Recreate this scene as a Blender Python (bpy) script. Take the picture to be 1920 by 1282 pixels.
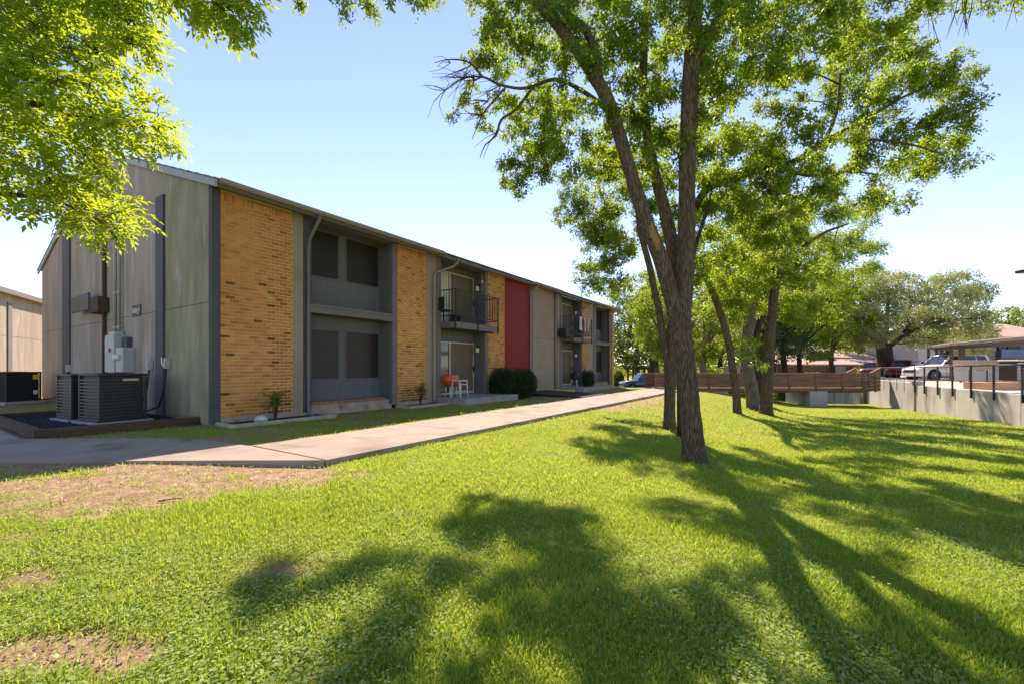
import bpy, bmesh, math, random
import numpy as np
from mathutils import Vector
random.seed(7); RNG = np.random.default_rng(11)
for o in list(bpy.data.objects): bpy.data.objects.remove(o)
SC = bpy.context.scene; COL = SC.collection
# ------------------------------------------------------------------ camera, sky, sun, exposure
FPX, CX, HY, CZ = 810.0, 960.0, 688.0, 1.5          # focal length (px of a 1920 wide frame), centre, horizon row, eye height
cam_d = bpy.data.cameras.new('camera'); cam = bpy.data.objects.new('camera', cam_d); COL.objects.link(cam)
cam_d.sensor_width = 36.0; cam_d.lens = 36.0*FPX/1920.0
cam_d.shift_y = (HY-641.0)/1920.0
cam_d.clip_start = 0.05; cam_d.clip_end = 3000
cam.location = (0, 0, CZ); cam.rotation_euler = (math.radians(90), 0, 0)
SC.camera = cam
SUN_AZ, SUN_EL = math.radians(2.5), math.radians(45.0)
world = bpy.data.worlds.new('World'); SC.world = world; world.use_nodes = True
wn = world.node_tree.nodes; wl = world.node_tree.links
bg = wn['Background']; sky = wn.new('ShaderNodeTexSky'); sky.sky_type = 'NISHITA'
sky.sun_disc = False; sky.sun_elevation = SUN_EL; sky.sun_rotation = SUN_AZ
sky.altitude = 2500; sky.air_density = 1.0; sky.dust_density = 0.0; sky.ozone_density = 2.6
wl.new(sky.outputs['Color'], bg.inputs['Color']); bg.inputs['Strength'].default_value = 0.115
sun_d = bpy.data.lights.new('sun', 'SUN'); sun_d.energy = 3.7; sun_d.angle = math.radians(0.55); sun_d.color = (1.0, 0.93, 0.82)
sun = bpy.data.objects.new('sun', sun_d); COL.objects.link(sun); sun.location = (0, 20, 40)
sv = Vector((math.sin(SUN_AZ)*math.cos(SUN_EL), math.cos(SUN_AZ)*math.cos(SUN_EL), math.sin(SUN_EL)))
sun.rotation_euler = sv.to_track_quat('Z', 'Y').to_euler()
SC.view_settings.view_transform = 'Standard'; SC.view_settings.look = 'None'
SC.view_settings.gamma = 1.0; SC.view_settings.use_curve_mapping = False
SC.view_settings.exposure = 1.6
SC.view_settings.use_white_balance = True; SC.view_settings.white_balance_temperature = 7500; SC.view_settings.white_balance_tint = 25
SC.render.engine = 'CYCLES'
SC.cycles.max_bounces = 8; SC.cycles.diffuse_bounces = 3; SC.cycles.transmission_bounces = 5; SC.cycles.transparent_max_bounces = 6

# ------------------------------------------------------------------ numeric helpers
def W(px, py, Z): return np.array([(px-CX)/FPX*Z, Z, CZ+(HY-py)/FPX*Z])
CO = np.array([-6.45, 9.55]); DV = np.array([.5476, .8368]); NV = np.array([.8368, -.5476])
def F(s, p, z):                                       # facade frame: s along the front, p out of it
    q = CO+DV*s+NV*p
    return (q[0], q[1], z)
def S(px, p=0.0):                                     # front position that shows at column px, at offset p
    r = (px-CX)/FPX; c = CO+NV*p
    return (r*c[1]-c[0])/(DV[0]-r*DV[1])
def V(px, s=-.17):                                    # end wall position (v = -p) at column px
    r = (px-CX)/FPX; c = CO+DV*s
    return (c[0]-r*c[1])/(NV[0]-r*NV[1]) 
def ZF(py, s, p): return CZ+(HY-py)/FPX*F(s, p, 0)[1]  # height that shows at row py
def hsh(ix, iy, iz=0):
    h = (ix.astype(np.int64)*374761393+iy.astype(np.int64)*668265263+np.asarray(iz).astype(np.int64)*2147483647) & 0xffffffff
    h = ((h ^ (h >> 13))*1274126177) & 0xffffffff
    return ((h ^ (h >> 16)) & 0xffff)/65535.0
def vn(x, y):                                         # value noise 0..1
    x = np.asarray(x, float); y = np.asarray(y, float)
    ix = np.floor(x); iy = np.floor(y); fx = x-ix; fy = y-iy
    fx = fx*fx*(3-2*fx); fy = fy*fy*(3-2*fy)
    a = hsh(ix, iy); b = hsh(ix+1, iy); c = hsh(ix, iy+1); d = hsh(ix+1, iy+1)
    return (a*(1-fx)+b*fx)*(1-fy)+(c*(1-fx)+d*fx)*fy
def fbm(x, y, o=4):
    t = 0; a = .5; f = 1.0
    for i in range(o): t = t+a*vn(x*f+17*i, y*f-9*i); a *= .5; f *= 2.03
    return t/(1-.5**o)
def sst(a, b, x):
    t = np.clip((x-a)/(b-a), 0, 1); return t*t*(3-2*t)

# ------------------------------------------------------------------ materials
def lin(h):
    if not isinstance(h, str): return tuple(h)+(1.0,)
    h = h.lstrip('#'); v = [int(h[i:i+2], 16)/255 for i in (0, 2, 4)]
    return tuple(x/12.92 if x <= .04045 else ((x+.055)/1.055)**2.4 for x in v)+(1.0,)
MATS = {}
def mat(name, c1, c2=None, scale=4.0, rough=.8, bump=0.0, bscale=60.0, stretch=(1, 1, 1), metal=0.0, c3=None, s3=1.0, t3=(.55, .7), spec=.4, bdist=.01, detail=6, attr=None, coat=0):
    if name in MATS: return MATS[name]
    m = bpy.data.materials.new(name); m.use_nodes = True; MATS[name] = m
    N = m.node_tree.nodes; L = m.node_tree.links; b = N['Principled BSDF']
    b.inputs['Roughness'].default_value = rough; b.inputs['Metallic'].default_value = metal
    b.inputs['Specular IOR Level'].default_value = spec; b.inputs['Coat Weight'].default_value = coat
    tc = N.new('ShaderNodeTexCoord'); mp = N.new('ShaderNodeMapping'); mp.inputs['Scale'].default_value = stretch
    L.new(tc.outputs['Object'], mp.inputs['Vector'])
    col = None
    if attr:
        at = N.new('ShaderNodeAttribute'); at.attribute_name = attr; fac = at.outputs['Fac']
        rp = N.new('ShaderNodeValToRGB'); L.new(fac, rp.inputs['Fac'])
        el = rp.color_ramp.elements; cs = [c1, c2]+([c3] if c3 else [])
        el[0].color = lin(cs[0]); el[1].color = lin(cs[-1])
        if c3: e = el.new(.5); e.color = lin(c2)
        col = rp.outputs['Color']
    elif c2 is not None:
        n = N.new('ShaderNodeTexNoise'); n.inputs['Scale'].default_value = scale; n.inputs['Detail'].default_value = detail; n.inputs['Roughness'].default_value = .62
        L.new(mp.outputs['Vector'], n.inputs['Vector'])
        rp = N.new('ShaderNodeValToRGB'); rp.color_ramp.elements[0].position = .32; rp.color_ramp.elements[1].position = .68
        rp.color_ramp.elements[0].color = lin(c1); rp.color_ramp.elements[1].color = lin(c2)
        L.new(n.outputs['Fac'], rp.inputs['Fac']); col = rp.outputs['Color']
        if c3 is not None:
            n3 = N.new('ShaderNodeTexNoise'); n3.inputs['Scale'].default_value = s3; n3.inputs['Detail'].default_value = 8
            L.new(mp.outputs['Vector'], n3.inputs['Vector'])
            mr = N.new('ShaderNodeMapRange'); mr.inputs['From Min'].default_value = t3[0]; mr.inputs['From Max'].default_value = t3[1]
            L.new(n3.outputs['Fac'], mr.inputs['Value'])
            mx = N.new('ShaderNodeMixRGB'); L.new(mr.outputs['Result'], mx.inputs['Fac']); L.new(col, mx.inputs['Color1']); mx.inputs['Color2'].default_value = lin(c3)
            col = mx.outputs['Color']
    if col is not None: L.new(col, b.inputs['Base Color'])
    else: b.inputs['Base Color'].default_value = lin(c1)
    if bump:
        n2 = N.new('ShaderNodeTexNoise'); n2.inputs['Scale'].default_value = bscale; n2.inputs['Detail'].default_value = 5
        L.new(mp.outputs['Vector'], n2.inputs['Vector'])
        bp = N.new('ShaderNodeBump'); bp.inputs['Strength'].default_value = bump; bp.inputs['Distance'].default_value = bdist
        L.new(n2.outputs['Fac'], bp.inputs['Height']); L.new(bp.outputs['Normal'], b.inputs['Normal'])
    return m
def leafmat(name, dark, mid, light, tr, trw=.45, rough=.45):
    m = bpy.data.materials.new(name); m.use_nodes = True; MATS[name] = m
    N = m.node_tree.nodes; L = m.node_tree.links; b = N['Principled BSDF']; out = N['Material Output']
    at = N.new('ShaderNodeAttribute'); at.attribute_name = 'tint'
    rp = N.new('ShaderNodeValToRGB'); el = rp.color_ramp.elements
    el[0].color = lin(dark); el[1].color = lin(light); e = el.new(.5); e.color = lin(mid)
    L.new(at.outputs['Fac'], rp.inputs['Fac']); L.new(rp.outputs['Color'], b.inputs['Base Color'])
    b.inputs['Roughness'].default_value = rough; b.inputs['Specular IOR Level'].default_value = .35
    t = N.new('ShaderNodeBsdfTranslucent')
    mx = N.new('ShaderNodeMixRGB'); mx.blend_type = 'MULTIPLY'; mx.inputs['Fac'].default_value = .45
    mx.inputs['Color1'].default_value = lin(tr); L.new(rp.outputs['Color'], mx.inputs['Color2'])
    hs = N.new('ShaderNodeMixRGB'); hs.inputs['Fac'].default_value = .65; L.new(rp.outputs['Color'], hs.inputs['Color1']); hs.inputs['Color2'].default_value = lin(tr)
    L.new(hs.outputs['Color'], t.inputs['Color'])
    ms = N.new('ShaderNodeMixShader'); ms.inputs['Fac'].default_value = trw
    L.new(b.outputs['BSDF'], ms.inputs[1]); L.new(t.outputs['BSDF'], ms.inputs[2]); L.new(ms.outputs['Shader'], out.inputs['Surface'])
    return m
def glassmat(name, tint=(.02, .022, .024), rough=.06):
    return mat(name, tint, rough=rough, spec=.6)

# ------------------------------------------------------------------ object helpers
ORG = {}
def tag(o, label=None, cat=None, group=None, kind=None):
    if label: o['label'] = label
    if cat: o['category'] = cat
    if group: o['group'] = group
    if kind: o['kind'] = kind
    return o
def root(name, loc, label, cat, group=None):
    o = bpy.data.objects.new(name, None); COL.objects.link(o); o.location = tuple(float(v) for v in loc)
    o.empty_display_size = .2; ORG[o] = np.array(o.location)
    return tag(o, label, cat, group)
def link(name, me, m, parent=None):
    o = bpy.data.objects.new(name, me); COL.objects.link(o)
    if m is not None and len(me.materials) == 0: me.materials.append(m)
    if parent is not None: o.parent = parent; ORG[o] = ORG[parent]
    else: ORG[o] = np.zeros(3)
    return o
class MB:
    """collects shapes in world space (through tf) and links them as ONE mesh object"""
    def __init__(s, tf=None): s.v = []; s.f = []; s.tf = tf; s.sm = []
    def pt(s, q): s.v.append(s.tf(*q) if s.tf else tuple(q)); return len(s.v)-1
    def poly(s, pts, smooth=False): s.f.append([s.pt(q) for q in pts]); s.sm.append(smooth)
    def hexa(s, p8):                                    # bottom 4, top 4
        i = [s.pt(q) for q in p8]
        for a in ((0, 3, 2, 1), (4, 5, 6, 7), (0, 1, 5, 4), (1, 2, 6, 5), (2, 3, 7, 6), (3, 0, 4, 7)): s.f.append([i[k] for k in a]); s.sm.append(False)
        return s
    def box(s, a0, a1, b0, b1, c0, c1):
        return s.hexa([(a0, b0, c0), (a1, b0, c0), (a1, b1, c0), (a0, b1, c0), (a0, b0, c1), (a1, b0, c1), (a1, b1, c1), (a0, b1, c1)])
    def prism(s, poly, axis, t0, t1):                   # poly of 2-D points, extruded along axis
        def q(u, w, t): return {0: (t, u, w), 1: (u, t, w), 2: (u, w, t)}[axis]
        A = [s.pt(q(u, w, t0)) for u, w in poly]; B = [s.pt(q(u, w, t1)) for u, w in poly]; n = len(poly)
        s.f.append(A[::-1]); s.f.append(B); s.sm += [False, False]
        for i in range(n): s.f.append([A[i], A[(i+1) % n], B[(i+1) % n], B[i]]); s.sm.append(False)
        return s
    def tube(s, pts, r, n=8, cap=True):
        P = [np.array(s.tf(*q) if s.tf else q, float) for q in pts]; R = r if hasattr(r, '__len__') else [r]*len(P)
        rings = []; up = None
        for i, p in enumerate(P):
            d = P[min(i+1, len(P)-1)]-P[max(i-1, 0)]; d = d/(np.linalg.norm(d)+1e-9)
            if up is None: up = np.cross(d, (0, 0, 1)) if abs(d[2]) < .9 else np.cross(d, (0, 1, 0))
            up = up-d*np.dot(up, d); up = up/(np.linalg.norm(up)+1e-9); w = np.cross(d, up); ring = []
            for k in range(n):
                a = 2*math.pi*k/n; s.v.append(tuple(p+(up*math.cos(a)+w*math.sin(a))*R[i])); ring.append(len(s.v)-1)
            rings.append(ring)
        for a, b in zip(rings, rings[1:]):
            for k in range(n): s.f.append([a[k], a[(k+1) % n], b[(k+1) % n], b[k]]); s.sm.append(True)
        if cap: s.f.append(rings[0][::-1]); s.f.append(rings[-1]); s.sm += [False, False]
        return s
    def lathe(s, c, prof, n=20, ax=(0, 0, 1)):
        ax = np.array(ax, float); ax /= np.linalg.norm(ax); u = np.cross(ax, (1, 0, 0)) if abs(ax[0]) < .9 else np.cross(ax, (0, 1, 0)); u /= np.linalg.norm(u); w = np.cross(ax, u)
        c = np.array(s.tf(*c) if s.tf else c, float); rings = []
        for r, h in prof:
            ring = []
            for k in range(n):
                a = 2*math.pi*k/n; s.v.append(tuple(c+ax*h+(u*math.cos(a)+w*math.sin(a))*r)); ring.append(len(s.v)-1)
            rings.append(ring)
        for a, b in zip(rings, rings[1:]):
            for k in range(n): s.f.append([a[k], a[(k+1) % n], b[(k+1) % n], b[k]]); s.sm.append(True)
        s.f.append(rings[0][::-1]); s.f.append(rings[-1]); s.sm += [False, False]
        return s
    def mesh(s, name, org=(0, 0, 0)):
        me = bpy.data.meshes.new(name); o = np.array(org)
        me.from_pydata([tuple(np.array(v)-o) for v in s.v], [], s.f)
        bm = bmesh.new(); bm.from_mesh(me); bmesh.ops.recalc_face_normals(bm, faces=bm.faces); bm.to_mesh(me); bm.free()
        for p, k in zip(me.polygons, s.sm): p.use_smooth = k
        return me
    def build(s, name, m, parent=None, bevel=0):
        org = ORG[parent] if parent is not None else (0, 0, 0)
        o = link(name, s.mesh(name, org), m, parent)
        if bevel:
            b = o.modifiers.new('bevel', 'BEVEL'); b.width = bevel; b.segments = 2; b.limit_method = 'ANGLE'
        return o
def rooted(name, mb, m, base, label, cat, group=None, bevel=0):   # a thing that is one mesh, origin at its base
    base = np.array([float(v) for v in base])
    o = link(name, mb.mesh(name, base), m); o.location = tuple(base); ORG[o] = base
    if bevel:
        b = o.modifiers.new('bevel', 'BEVEL'); b.width = bevel; b.segments = 2; b.limit_method = 'ANGLE'
    return tag(o, label, cat, group)
def fast_mesh(name, V_, Q, tint=None, smooth=False):
    V_ = np.asarray(V_, np.float32); Q = np.asarray(Q, np.int32); k = Q.shape[1]
    me = bpy.data.meshes.new(name); me.vertices.add(len(V_)); me.vertices.foreach_set('co', V_.ravel())
    me.loops.add(Q.size); me.loops.foreach_set('vertex_index', Q.ravel())
    me.polygons.add(len(Q)); me.polygons.foreach_set('loop_start', np.arange(0, Q.size, k, dtype=np.int32))
    try: me.polygons.foreach_set('loop_total', np.full(len(Q), k, np.int32))
    except Exception: pass
    if smooth: me.polygons.foreach_set('use_smooth', np.ones(len(Q), bool))
    me.update(calc_edges=True)
    if tint is not None:
        a = me.attributes.new('tint', 'FLOAT', 'POINT'); a.data.foreach_set('value', np.asarray(tint, np.float32))
    return me
def text_mesh(txt, size):
    c = bpy.data.curves.new('t', 'FONT'); c.body = txt; c.size = size; c.align_x = 'CENTER'; c.align_y = 'CENTER'; c.extrude = .0015
    o = bpy.data.objects.new('t', c); COL.objects.link(o); bpy.context.view_layer.update()
    me = bpy.data.meshes.new_from_object(o.evaluated_get(bpy.context.evaluated_depsgraph_get()))
    bpy.data.objects.remove(o); bpy.data.curves.remove(c)
    return me

# ------------------------------------------------------------------ terrain
def sp(x, y): return (x-CO[0])*DV[0]+(y-CO[1])*DV[1], (x-CO[0])*NV[0]+(y-CO[1])*NV[1]
WD = np.array([.405, .914]); WA = np.array([17.1, 14.4])           # retaining wall line
def wall_side(x, y): return (x-WA[0])*WD[1]-(y-WA[1])*WD[0]         # > 0: the parking side
def gz(x, y):
    x = np.asarray(x, float); y = np.asarray(y, float); s, p = sp(x, y)
    D = np.clip(.2+.028*s, .08, 1.0)
    z = .17-D*sst(5.3, 11.4, p)
    z = np.where(p < 5.3, .22-.05*sst(3.3, 5.3, p), z)
    left = sst(-3.5, -9.5, s)                                       # ground drops a little towards the camera's left
    z = z-.12*left*sst(4.5, 8, p)
    z = z-1.45*sst(27, 37, y)*sst(32, 22, x)*(1-.22)                         # car park beyond the front walk lies lower
    z = z-.35*sst(34, 60, y)*sst(22, 32, x)
    z = z+(.05*(fbm(x*.5, y*.5, 3)-.5)+.03*(fbm(x*2.1+5, y*2.1, 3)-.5))*sst(5.3, 5.9, p)*sst(60, 30, y)
    return z
def hit(px, py, z0=None):                                           # where the sight line of a pixel meets the ground
    if z0 is not None:
        Z = (z0-CZ)*FPX/(HY-py); return W(px, py, Z)
    lo = 1.0
    for Z in np.arange(1.0, 90, .02):
        q = W(px, py, Z)
        if q[2] <= gz(q[0], q[1]): return q
    return q
def dirt(x, y):                                                     # 1 = bare soil
    s, p = sp(x, y); dist = 5.78-y
    n = fbm(x*1.5+3, y*1.9, 4); n2 = fbm(x*5.1, y*6.3+8, 3)
    band = sst(1.9, .1, dist)*sst(-1.3, -3.2, x)*(dist > -.05)*.98                # worn strip outside the walk corner
    left = sst(-2.4, -4.2, x)*sst(3.3, 1.6, dist)*(dist > -.05)*.66
    edge = sst(6.0, 5.4, p)*sst(-.5, 1, s)*.18
    foot = np.exp(-((x+2.0)/.55)**2-((y-2.05)/.22)**2)*.95+np.exp(-((x+1.5)/.45)**2-((y-2.95)/.2)**2)*.62+np.exp(-((x+3.0)/.6)**2-((y-2.7)/.2)**2)*.6
    bank = sst(7.0, 5.8, p)*sst(7, 9.5, s)*sst(19, 15, s)*.62
    slope = sst(8.8, 7.4, p)*sst(8.0, 10, s)*sst(17, 14, s)*.40
    tr = np.exp(-((x-3.05)/.5)**2-((y-7.15)/.4)**2)*.62
    strip = ((p < 3.4) & (s > -14) & (y > 6.5))*.42
    d = np.maximum.reduce([band, left, foot, bank, slope, edge, tr, strip])
    return sst(.20, .66, d+(n-.5)*1.05+(n2-.5)*.75-.06)
# ------------------------------------------------------------------ the ground sheet
def ground():
    def axis(lo, hi, st, far0, far1):
        a = list(np.arange(lo, hi, st)); d = st
        while a[-1] < far1: d *= 1.25; a.append(a[-1]+d)
        d = st
        while a[0] > far0: d *= 1.25; a.insert(0, a[0]-d)
        return np.array(a)
    xs = axis(-9, 19, .11, -600, 600); ys = axis(.8, 27, .11, -300, 900)
    X, Y = np.meshgrid(xs, ys); Z = gz(X, Y)
    dm = dirt(X, Y); near = (np.abs(X) < 30) & (Y < 40) & (Y > -5)
    dm = np.where(near, dm, .1)
    Z = Z-.012*dm*near + .012*(fbm(X*6, Y*6, 3)-.5)*near
    nx, ny = len(xs), len(ys)
    Vv = np.stack([X, Y, Z], -1).reshape(-1, 3)
    i = (np.arange(ny-1)[:, None]*nx+np.arange(nx-1)[None, :]).ravel()
    Q = np.stack([i, i+1, i+1+nx, i+nx], 1)
    me = fast_mesh('ground', Vv, Q, dm.ravel(), smooth=True)
    m = bpy.data.materials.new('lawn_soil'); m.use_nodes = True; N = m.node_tree.nodes; L = m.node_tree.links; b = N['Principled BSDF']
    b.inputs['Roughness'].default_value = .95; b.inputs['Specular IOR Level'].default_value = .15
    tc = N.new('ShaderNodeTexCoord')
    def noise(sc, det=6, ro=.6):
        n = N.new('ShaderNodeTexNoise'); n.inputs['Scale'].default_value = sc; n.inputs['Detail'].default_value = det; n.inputs['Roughness'].default_value = ro
        L.new(tc.outputs['Object'], n.inputs['Vector']); return n.outputs['Fac']
    def ramp(f, *st):
        r = N.new('ShaderNodeValToRGB'); e = r.color_ramp.elements
        e[0].position = st[0][0]; e[0].color = lin(st[0][1]); e[1].position = st[-1][0]; e[1].color = lin(st[-1][1])
        for p_, c_ in st[1:-1]: k = e.new(p_); k.color = lin(c_)
        L.new(f, r.inputs['Fac']); return r.outputs['Color']
    g1 = ramp(noise(38, 8, .75), (.3, (.06, .09, .008)), (.5, (.17, .22, .018)), (.7, (.30, .33, .045)))
    g2 = ramp(noise(1.3, 5), (.35, (.17, .23, .018)), (.65, (.28, .29, .035)))
    mg = N.new('ShaderNodeMixRGB'); mg.inputs['Fac'].default_value = .4; L.new(g1, mg.inputs['Color1']); L.new(g2, mg.inputs['Color2'])
    so = ramp(noise(9, 8, .7), (.3, (.20, .12, .07)), (.55, (.38, .26, .165)), (.75, (.54, .42, .30)))
    sf = ramp(noise(160, 3, .6), (.35, (.45, .45, .45)), (.65, (1, 1, 1)))
    ms = N.new('ShaderNodeMixRGB'); ms.blend_type = 'MULTIPLY'; ms.inputs['Fac'].default_value = .6; L.new(so, ms.inputs['Color1']); L.new(sf, ms.inputs['Color2'])
    at = N.new('ShaderNodeAttribute'); at.attribute_name = 'tint'
    mx = N.new('ShaderNodeMixRGB'); L.new(at.outputs['Fac'], mx.inputs['Fac']); L.new(mg.outputs['Color'], mx.inputs['Color1']); L.new(ms.outputs['Color'], mx.inputs['Color2'])
    L.new(mx.outputs['Color'], b.inputs['Base Color'])
    bp = N.new('ShaderNodeBump'); bp.inputs['Strength'].default_value = .7; bp.inputs['Distance'].default_value = .03
    L.new(noise(45, 8, .7), bp.inputs['Height']); L.new(bp.outputs['Normal'], b.inputs['Normal'])
    o = link('ground', me, m); tag(o, kind='structure')
ground()

M_conc = mat('walk_concrete', (.245, .195, .15), (.315, .255, .20), scale=2.2, rough=.9, bump=.25, bscale=140, c3=(.16, .125, .095), s3=1.3, t3=(.52, .72))
M_concg = mat('grey_concrete', (.24, .22, .19), (.34, .31, .27), scale=3, rough=.9, bump=.3, bscale=90)
def walk():
    r = root('sidewalk', (*CO, .1), None, None); r['kind'] = 'structure'
    del_keys = [k for k in ('label', 'category') if k in r.keys()]
    for k in del_keys: del r[k]
    zt = .255; edges = [(-.96, 0), (2.2, 0), (5.3, 0), (8.4, 0), (11.5, 0), (14.6, 0), (17.7, 0), (20.3, 0)]
    for (s0, _), (s1, _) in zip(edges, edges[1:]):                  # straight run along the front
        MB(F).box(s0+.008, s1-.008, 3.38, 5.34, -.3, zt+random.uniform(-.004, .004)).build('slab', M_conc, r, bevel=.012)
    a = F(20.308, 3.38, 0); b_ = F(20.308, 5.34, 0); e0 = W(1228, 732, 25.0); e1 = W(1262, 733, 24.2)
    mb = MB(); q = [(a[0], a[1]), (e0[0], e0[1]+.6), (e1[0], e1[1]+.2), (b_[0], b_[1])]
    mb.hexa([(x, y, -.5) for x, y in q]+[(x, y, zt) for x, y in q]); mb.build('slab', M_conc, r, bevel=.012)
    k0 = F(-.976, 5.34, 0); k1 = F(-.976, 3.38, 0)                  # the walk turns left past the end of the building
    x0 = -.976; pts = [(k0[0], k0[1]), (k1[0], k1[1])]
    fy = k0[1]
    q0 = F(-.9, 1.9, 0)
    cuts = [k0[0], -5.2, -8.6, -12.0, -16.0]
    front = [fy, fy-.03, fy-.05, fy-.02, fy]; back = [k1[1], 7.62, 7.55, 7.7, 8.1]; bx = [k1[0], -5.6, -8.75, -12.2, -16.2]
    for i in range(4):
        q = [(cuts[i]-.006, front[i]), (bx[i]-.006, back[i]), (bx[i+1]+.006, back[i+1]), (cuts[i+1]+.006, front[i+1])]
        mb = MB(); mb.hexa([(x, y, -.3) for x, y in q]+[(x, y, zt+random.uniform(-.004, .003)) for x, y in q]); mb.build('slab', M_conc, r, bevel=.012)
    # apron running back between the buildings
    f1 = F(-2.85, -.62, 0); f2 = F(-2.72, -14, 0); f3 = F(-6.8, -14, 0)
    q = [(-16.2, 8.11), (-8.76, 7.575), (f1[0], f1[1]), (f2[0], f2[1]), (f3[0], f3[1])]
    mb = MB(); mb.prism(q, 2, -.3, zt-.006); mb.build('slab', M_concg, r)
walk()

# ------------------------------------------------------------------ apartment building
M_stucco = mat('stucco_taupe', (.24, .195, .15), (.365, .305, .245), scale=2.0, rough=.92, bump=.45, bscale=130, c3=(.42, .37, .31), s3=2.6, t3=(.56, .72), stretch=(1, 1, .16))
M_stuccoF = mat('stucco_tan', (.27, .215, .145), (.33, .265, .185), scale=1.5, rough=.92, bump=.4, bscale=130)
M_olive = mat('stucco_olive', (.20, .185, .105), (.32, .295, .195), scale=2.2, rough=.92, bump=.5, bscale=110, c3=(.36, .34, .27), s3=3.4, t3=(.58, .72), stretch=(1, 1, .3))
M_dark = mat('trim_dark_grey', (.062, .062, .066), (.078, .077, .08), scale=3, rough=.75, bump=.12, bscale=40)
M_trim = mat('trim_mid_grey', (.13, .12, .115), (.16, .148, .14), scale=3, rough=.75, bump=.1, bscale=40)
M_slate = mat('siding_slate', (.108, .112, .116), (.132, .136, .138), scale=2.2, rough=.8, bump=.25, bscale=60, stretch=(6, 6, .6))
M_red = mat('siding_red', (.20, .011, .004), (.26, .016, .006), scale=1.6, rough=.7, bump=.2, bscale=80)
M_mort = mat('mortar', (.66, .43, .18), (.74, .52, .25), scale=7, rough=.95, bump=.3, bscale=200)
M_brick = mat('brick_ochre', (.15, .058, .018), (.50, .205, .048), c3=(.66, .31, .092), rough=.9, bump=.35, bscale=90, attr='tint')
M_found = mat('foundation', (.30, .22, .16), (.40, .31, .24), scale=5, rough=.95, bump=.3, bscale=80, c3=(.2, .12, .07), s3=3)
M_gut = mat('gutter_taupe', (.26, .21, .18), (.30, .245, .21), scale=3, rough=.5, metal=0)
M_rake = mat('rake_board', (.26, .30, .32), (.34, .38, .40), scale=6, rough=.7, bump=.2, bscale=50)
M_shing = mat('shingle', (.16, .13, .11), (.26, .21, .18), scale=9, rough=.95, bump=.6, bscale=120)
M_sill = mat('brick_sill', (.24, .10, .05), (.33, .15, .08), scale=8, rough=.9, bump=.3, bscale=90)
M_screen = mat('solar_screen', (.020, .016, .014), (.032, .025, .021), scale=2, rough=.36, spec=.28)
M_glass = glassmat('window_glass')
M_alu = mat('door_frame_almond', (.50, .43, .33), (.56, .49, .39), scale=4, rough=.5)
M_blind = mat('vertical_blind', (.55, .52, .40), (.62, .6, .48), scale=3, rough=.8)
M_black = mat('black_steel', (.018, .018, .02), (.028, .028, .03), scale=6, rough=.5)
M_lamp = mat('lamp_glass', (.75, .70, .55), rough=.4)
M_wood = mat('soffit', (.15, .135, .125), (.18, .16, .15), scale=4, rough=.8)
B = root('apartment_building', F(0, 0, .2), 'long two storey apartment block of ochre brick, taupe stucco and slate grey bays', 'building')
zg, ze = .16, 5.42
s_end = S(1150); DEP = 15.3; RE = .58
def part(name, m, a0, a1, b0, b1, c0, c1, parent=B, bevel=0): return MB(F).box(a0, a1, b0, b1, c0, c1).build(name, m, parent, bevel)
# bricks: the 300 nearest are objects, the rest one part per panel
BR = []
def brick_panel(x0, x1, zb=.385, s0=None, s1=None):
    s0 = S(x0) if s0 is None else s0; s1 = S(x1) if s1 is None else s1
    pan = part('brick_panel', M_mort, s0, s1, -.12, 0, zb, ze)
    part('foundation', M_found, s0, s1, -.1, .03, zg-.25, zb-.002)
    h, l, j = .0675, .1905, .0125; n = 0; z = zb+.004; rows = int((ze-.20-z)/(h+j))
    for r in range(rows):
        s = s0-(.5*(l+j) if r % 2 else 0)
        while s < s1-.01:
            a, b_ = max(s, s0), min(s+l, s1)
            if b_-a > .02: BR.append((pan, a, b_, z, z+h))
            s += l+j
        z += h+j
    s = s0
    while s < s1-.03:                                               # soldier course under the eave
        BR.append((pan, s, min(s+h, s1), z, z+l)); s += h+j
    return pan
brick_panel(413, 548); brick_panel(744, 799); brick_panel(914, 946); brick_panel(1092, 1101); brick_panel(1143.5, 1150)
camf = np.array([*sp(0.0, 0.0), CZ])
BR.sort(key=lambda b: (b[1]-camf[0])**2+camf[1]**2+.35*(b[3]-CZ)**2)
def tone(s, z):
    t = .60+.34*(float(fbm(s*.9+2, z*.7, 3))-.5)*2+random.gauss(0, .12)
    if random.random() < .035+.15*float(sst(4.2, 2.2, z))*float(fbm(s*1.3, z*1.1+7, 2)): t -= random.uniform(.15, .55)
    t -= .45*float(sst(1.15, .45, z))*float(fbm(s*1.6+4, z*1.6, 3))*1.3      # patchy darkening towards the bottom of the panels
    return float(np.clip(t, 0, 1))
def brick_mesh(w, h, t, seed):
    r = random.Random(seed); bm = bmesh.new(); bmesh.ops.create_cube(bm, size=1)
    for v in bm.verts:
        v.co.x = v.co.x*w; v.co.y = v.co.y*.03; v.co.z = v.co.z*h
    bmesh.ops.bevel(bm, geom=[e for e in bm.edges if e.verts[0].co.y > 0 and e.verts[1].co.y > 0], offset=.003, segments=1, affect='EDGES')
    for v in bm.verts: v.co += Vector((r.gauss(0, .0006), r.gauss(0, .0005), r.gauss(0, .0006)))
    me = bpy.data.meshes.new('brick'); bm.to_mesh(me); bm.free()
    a = me.attributes.new('tint', 'FLOAT', 'POINT'); a.data.foreach_set('value', np.clip(np.full(len(me.vertices), t)+RNG.normal(0, .04, len(me.vertices)), 0, 1).astype(np.float32))
    me.materials.append(M_brick); return me
cache = {}; rest = {}
ang = math.atan2(DV[1], DV[0])
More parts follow.
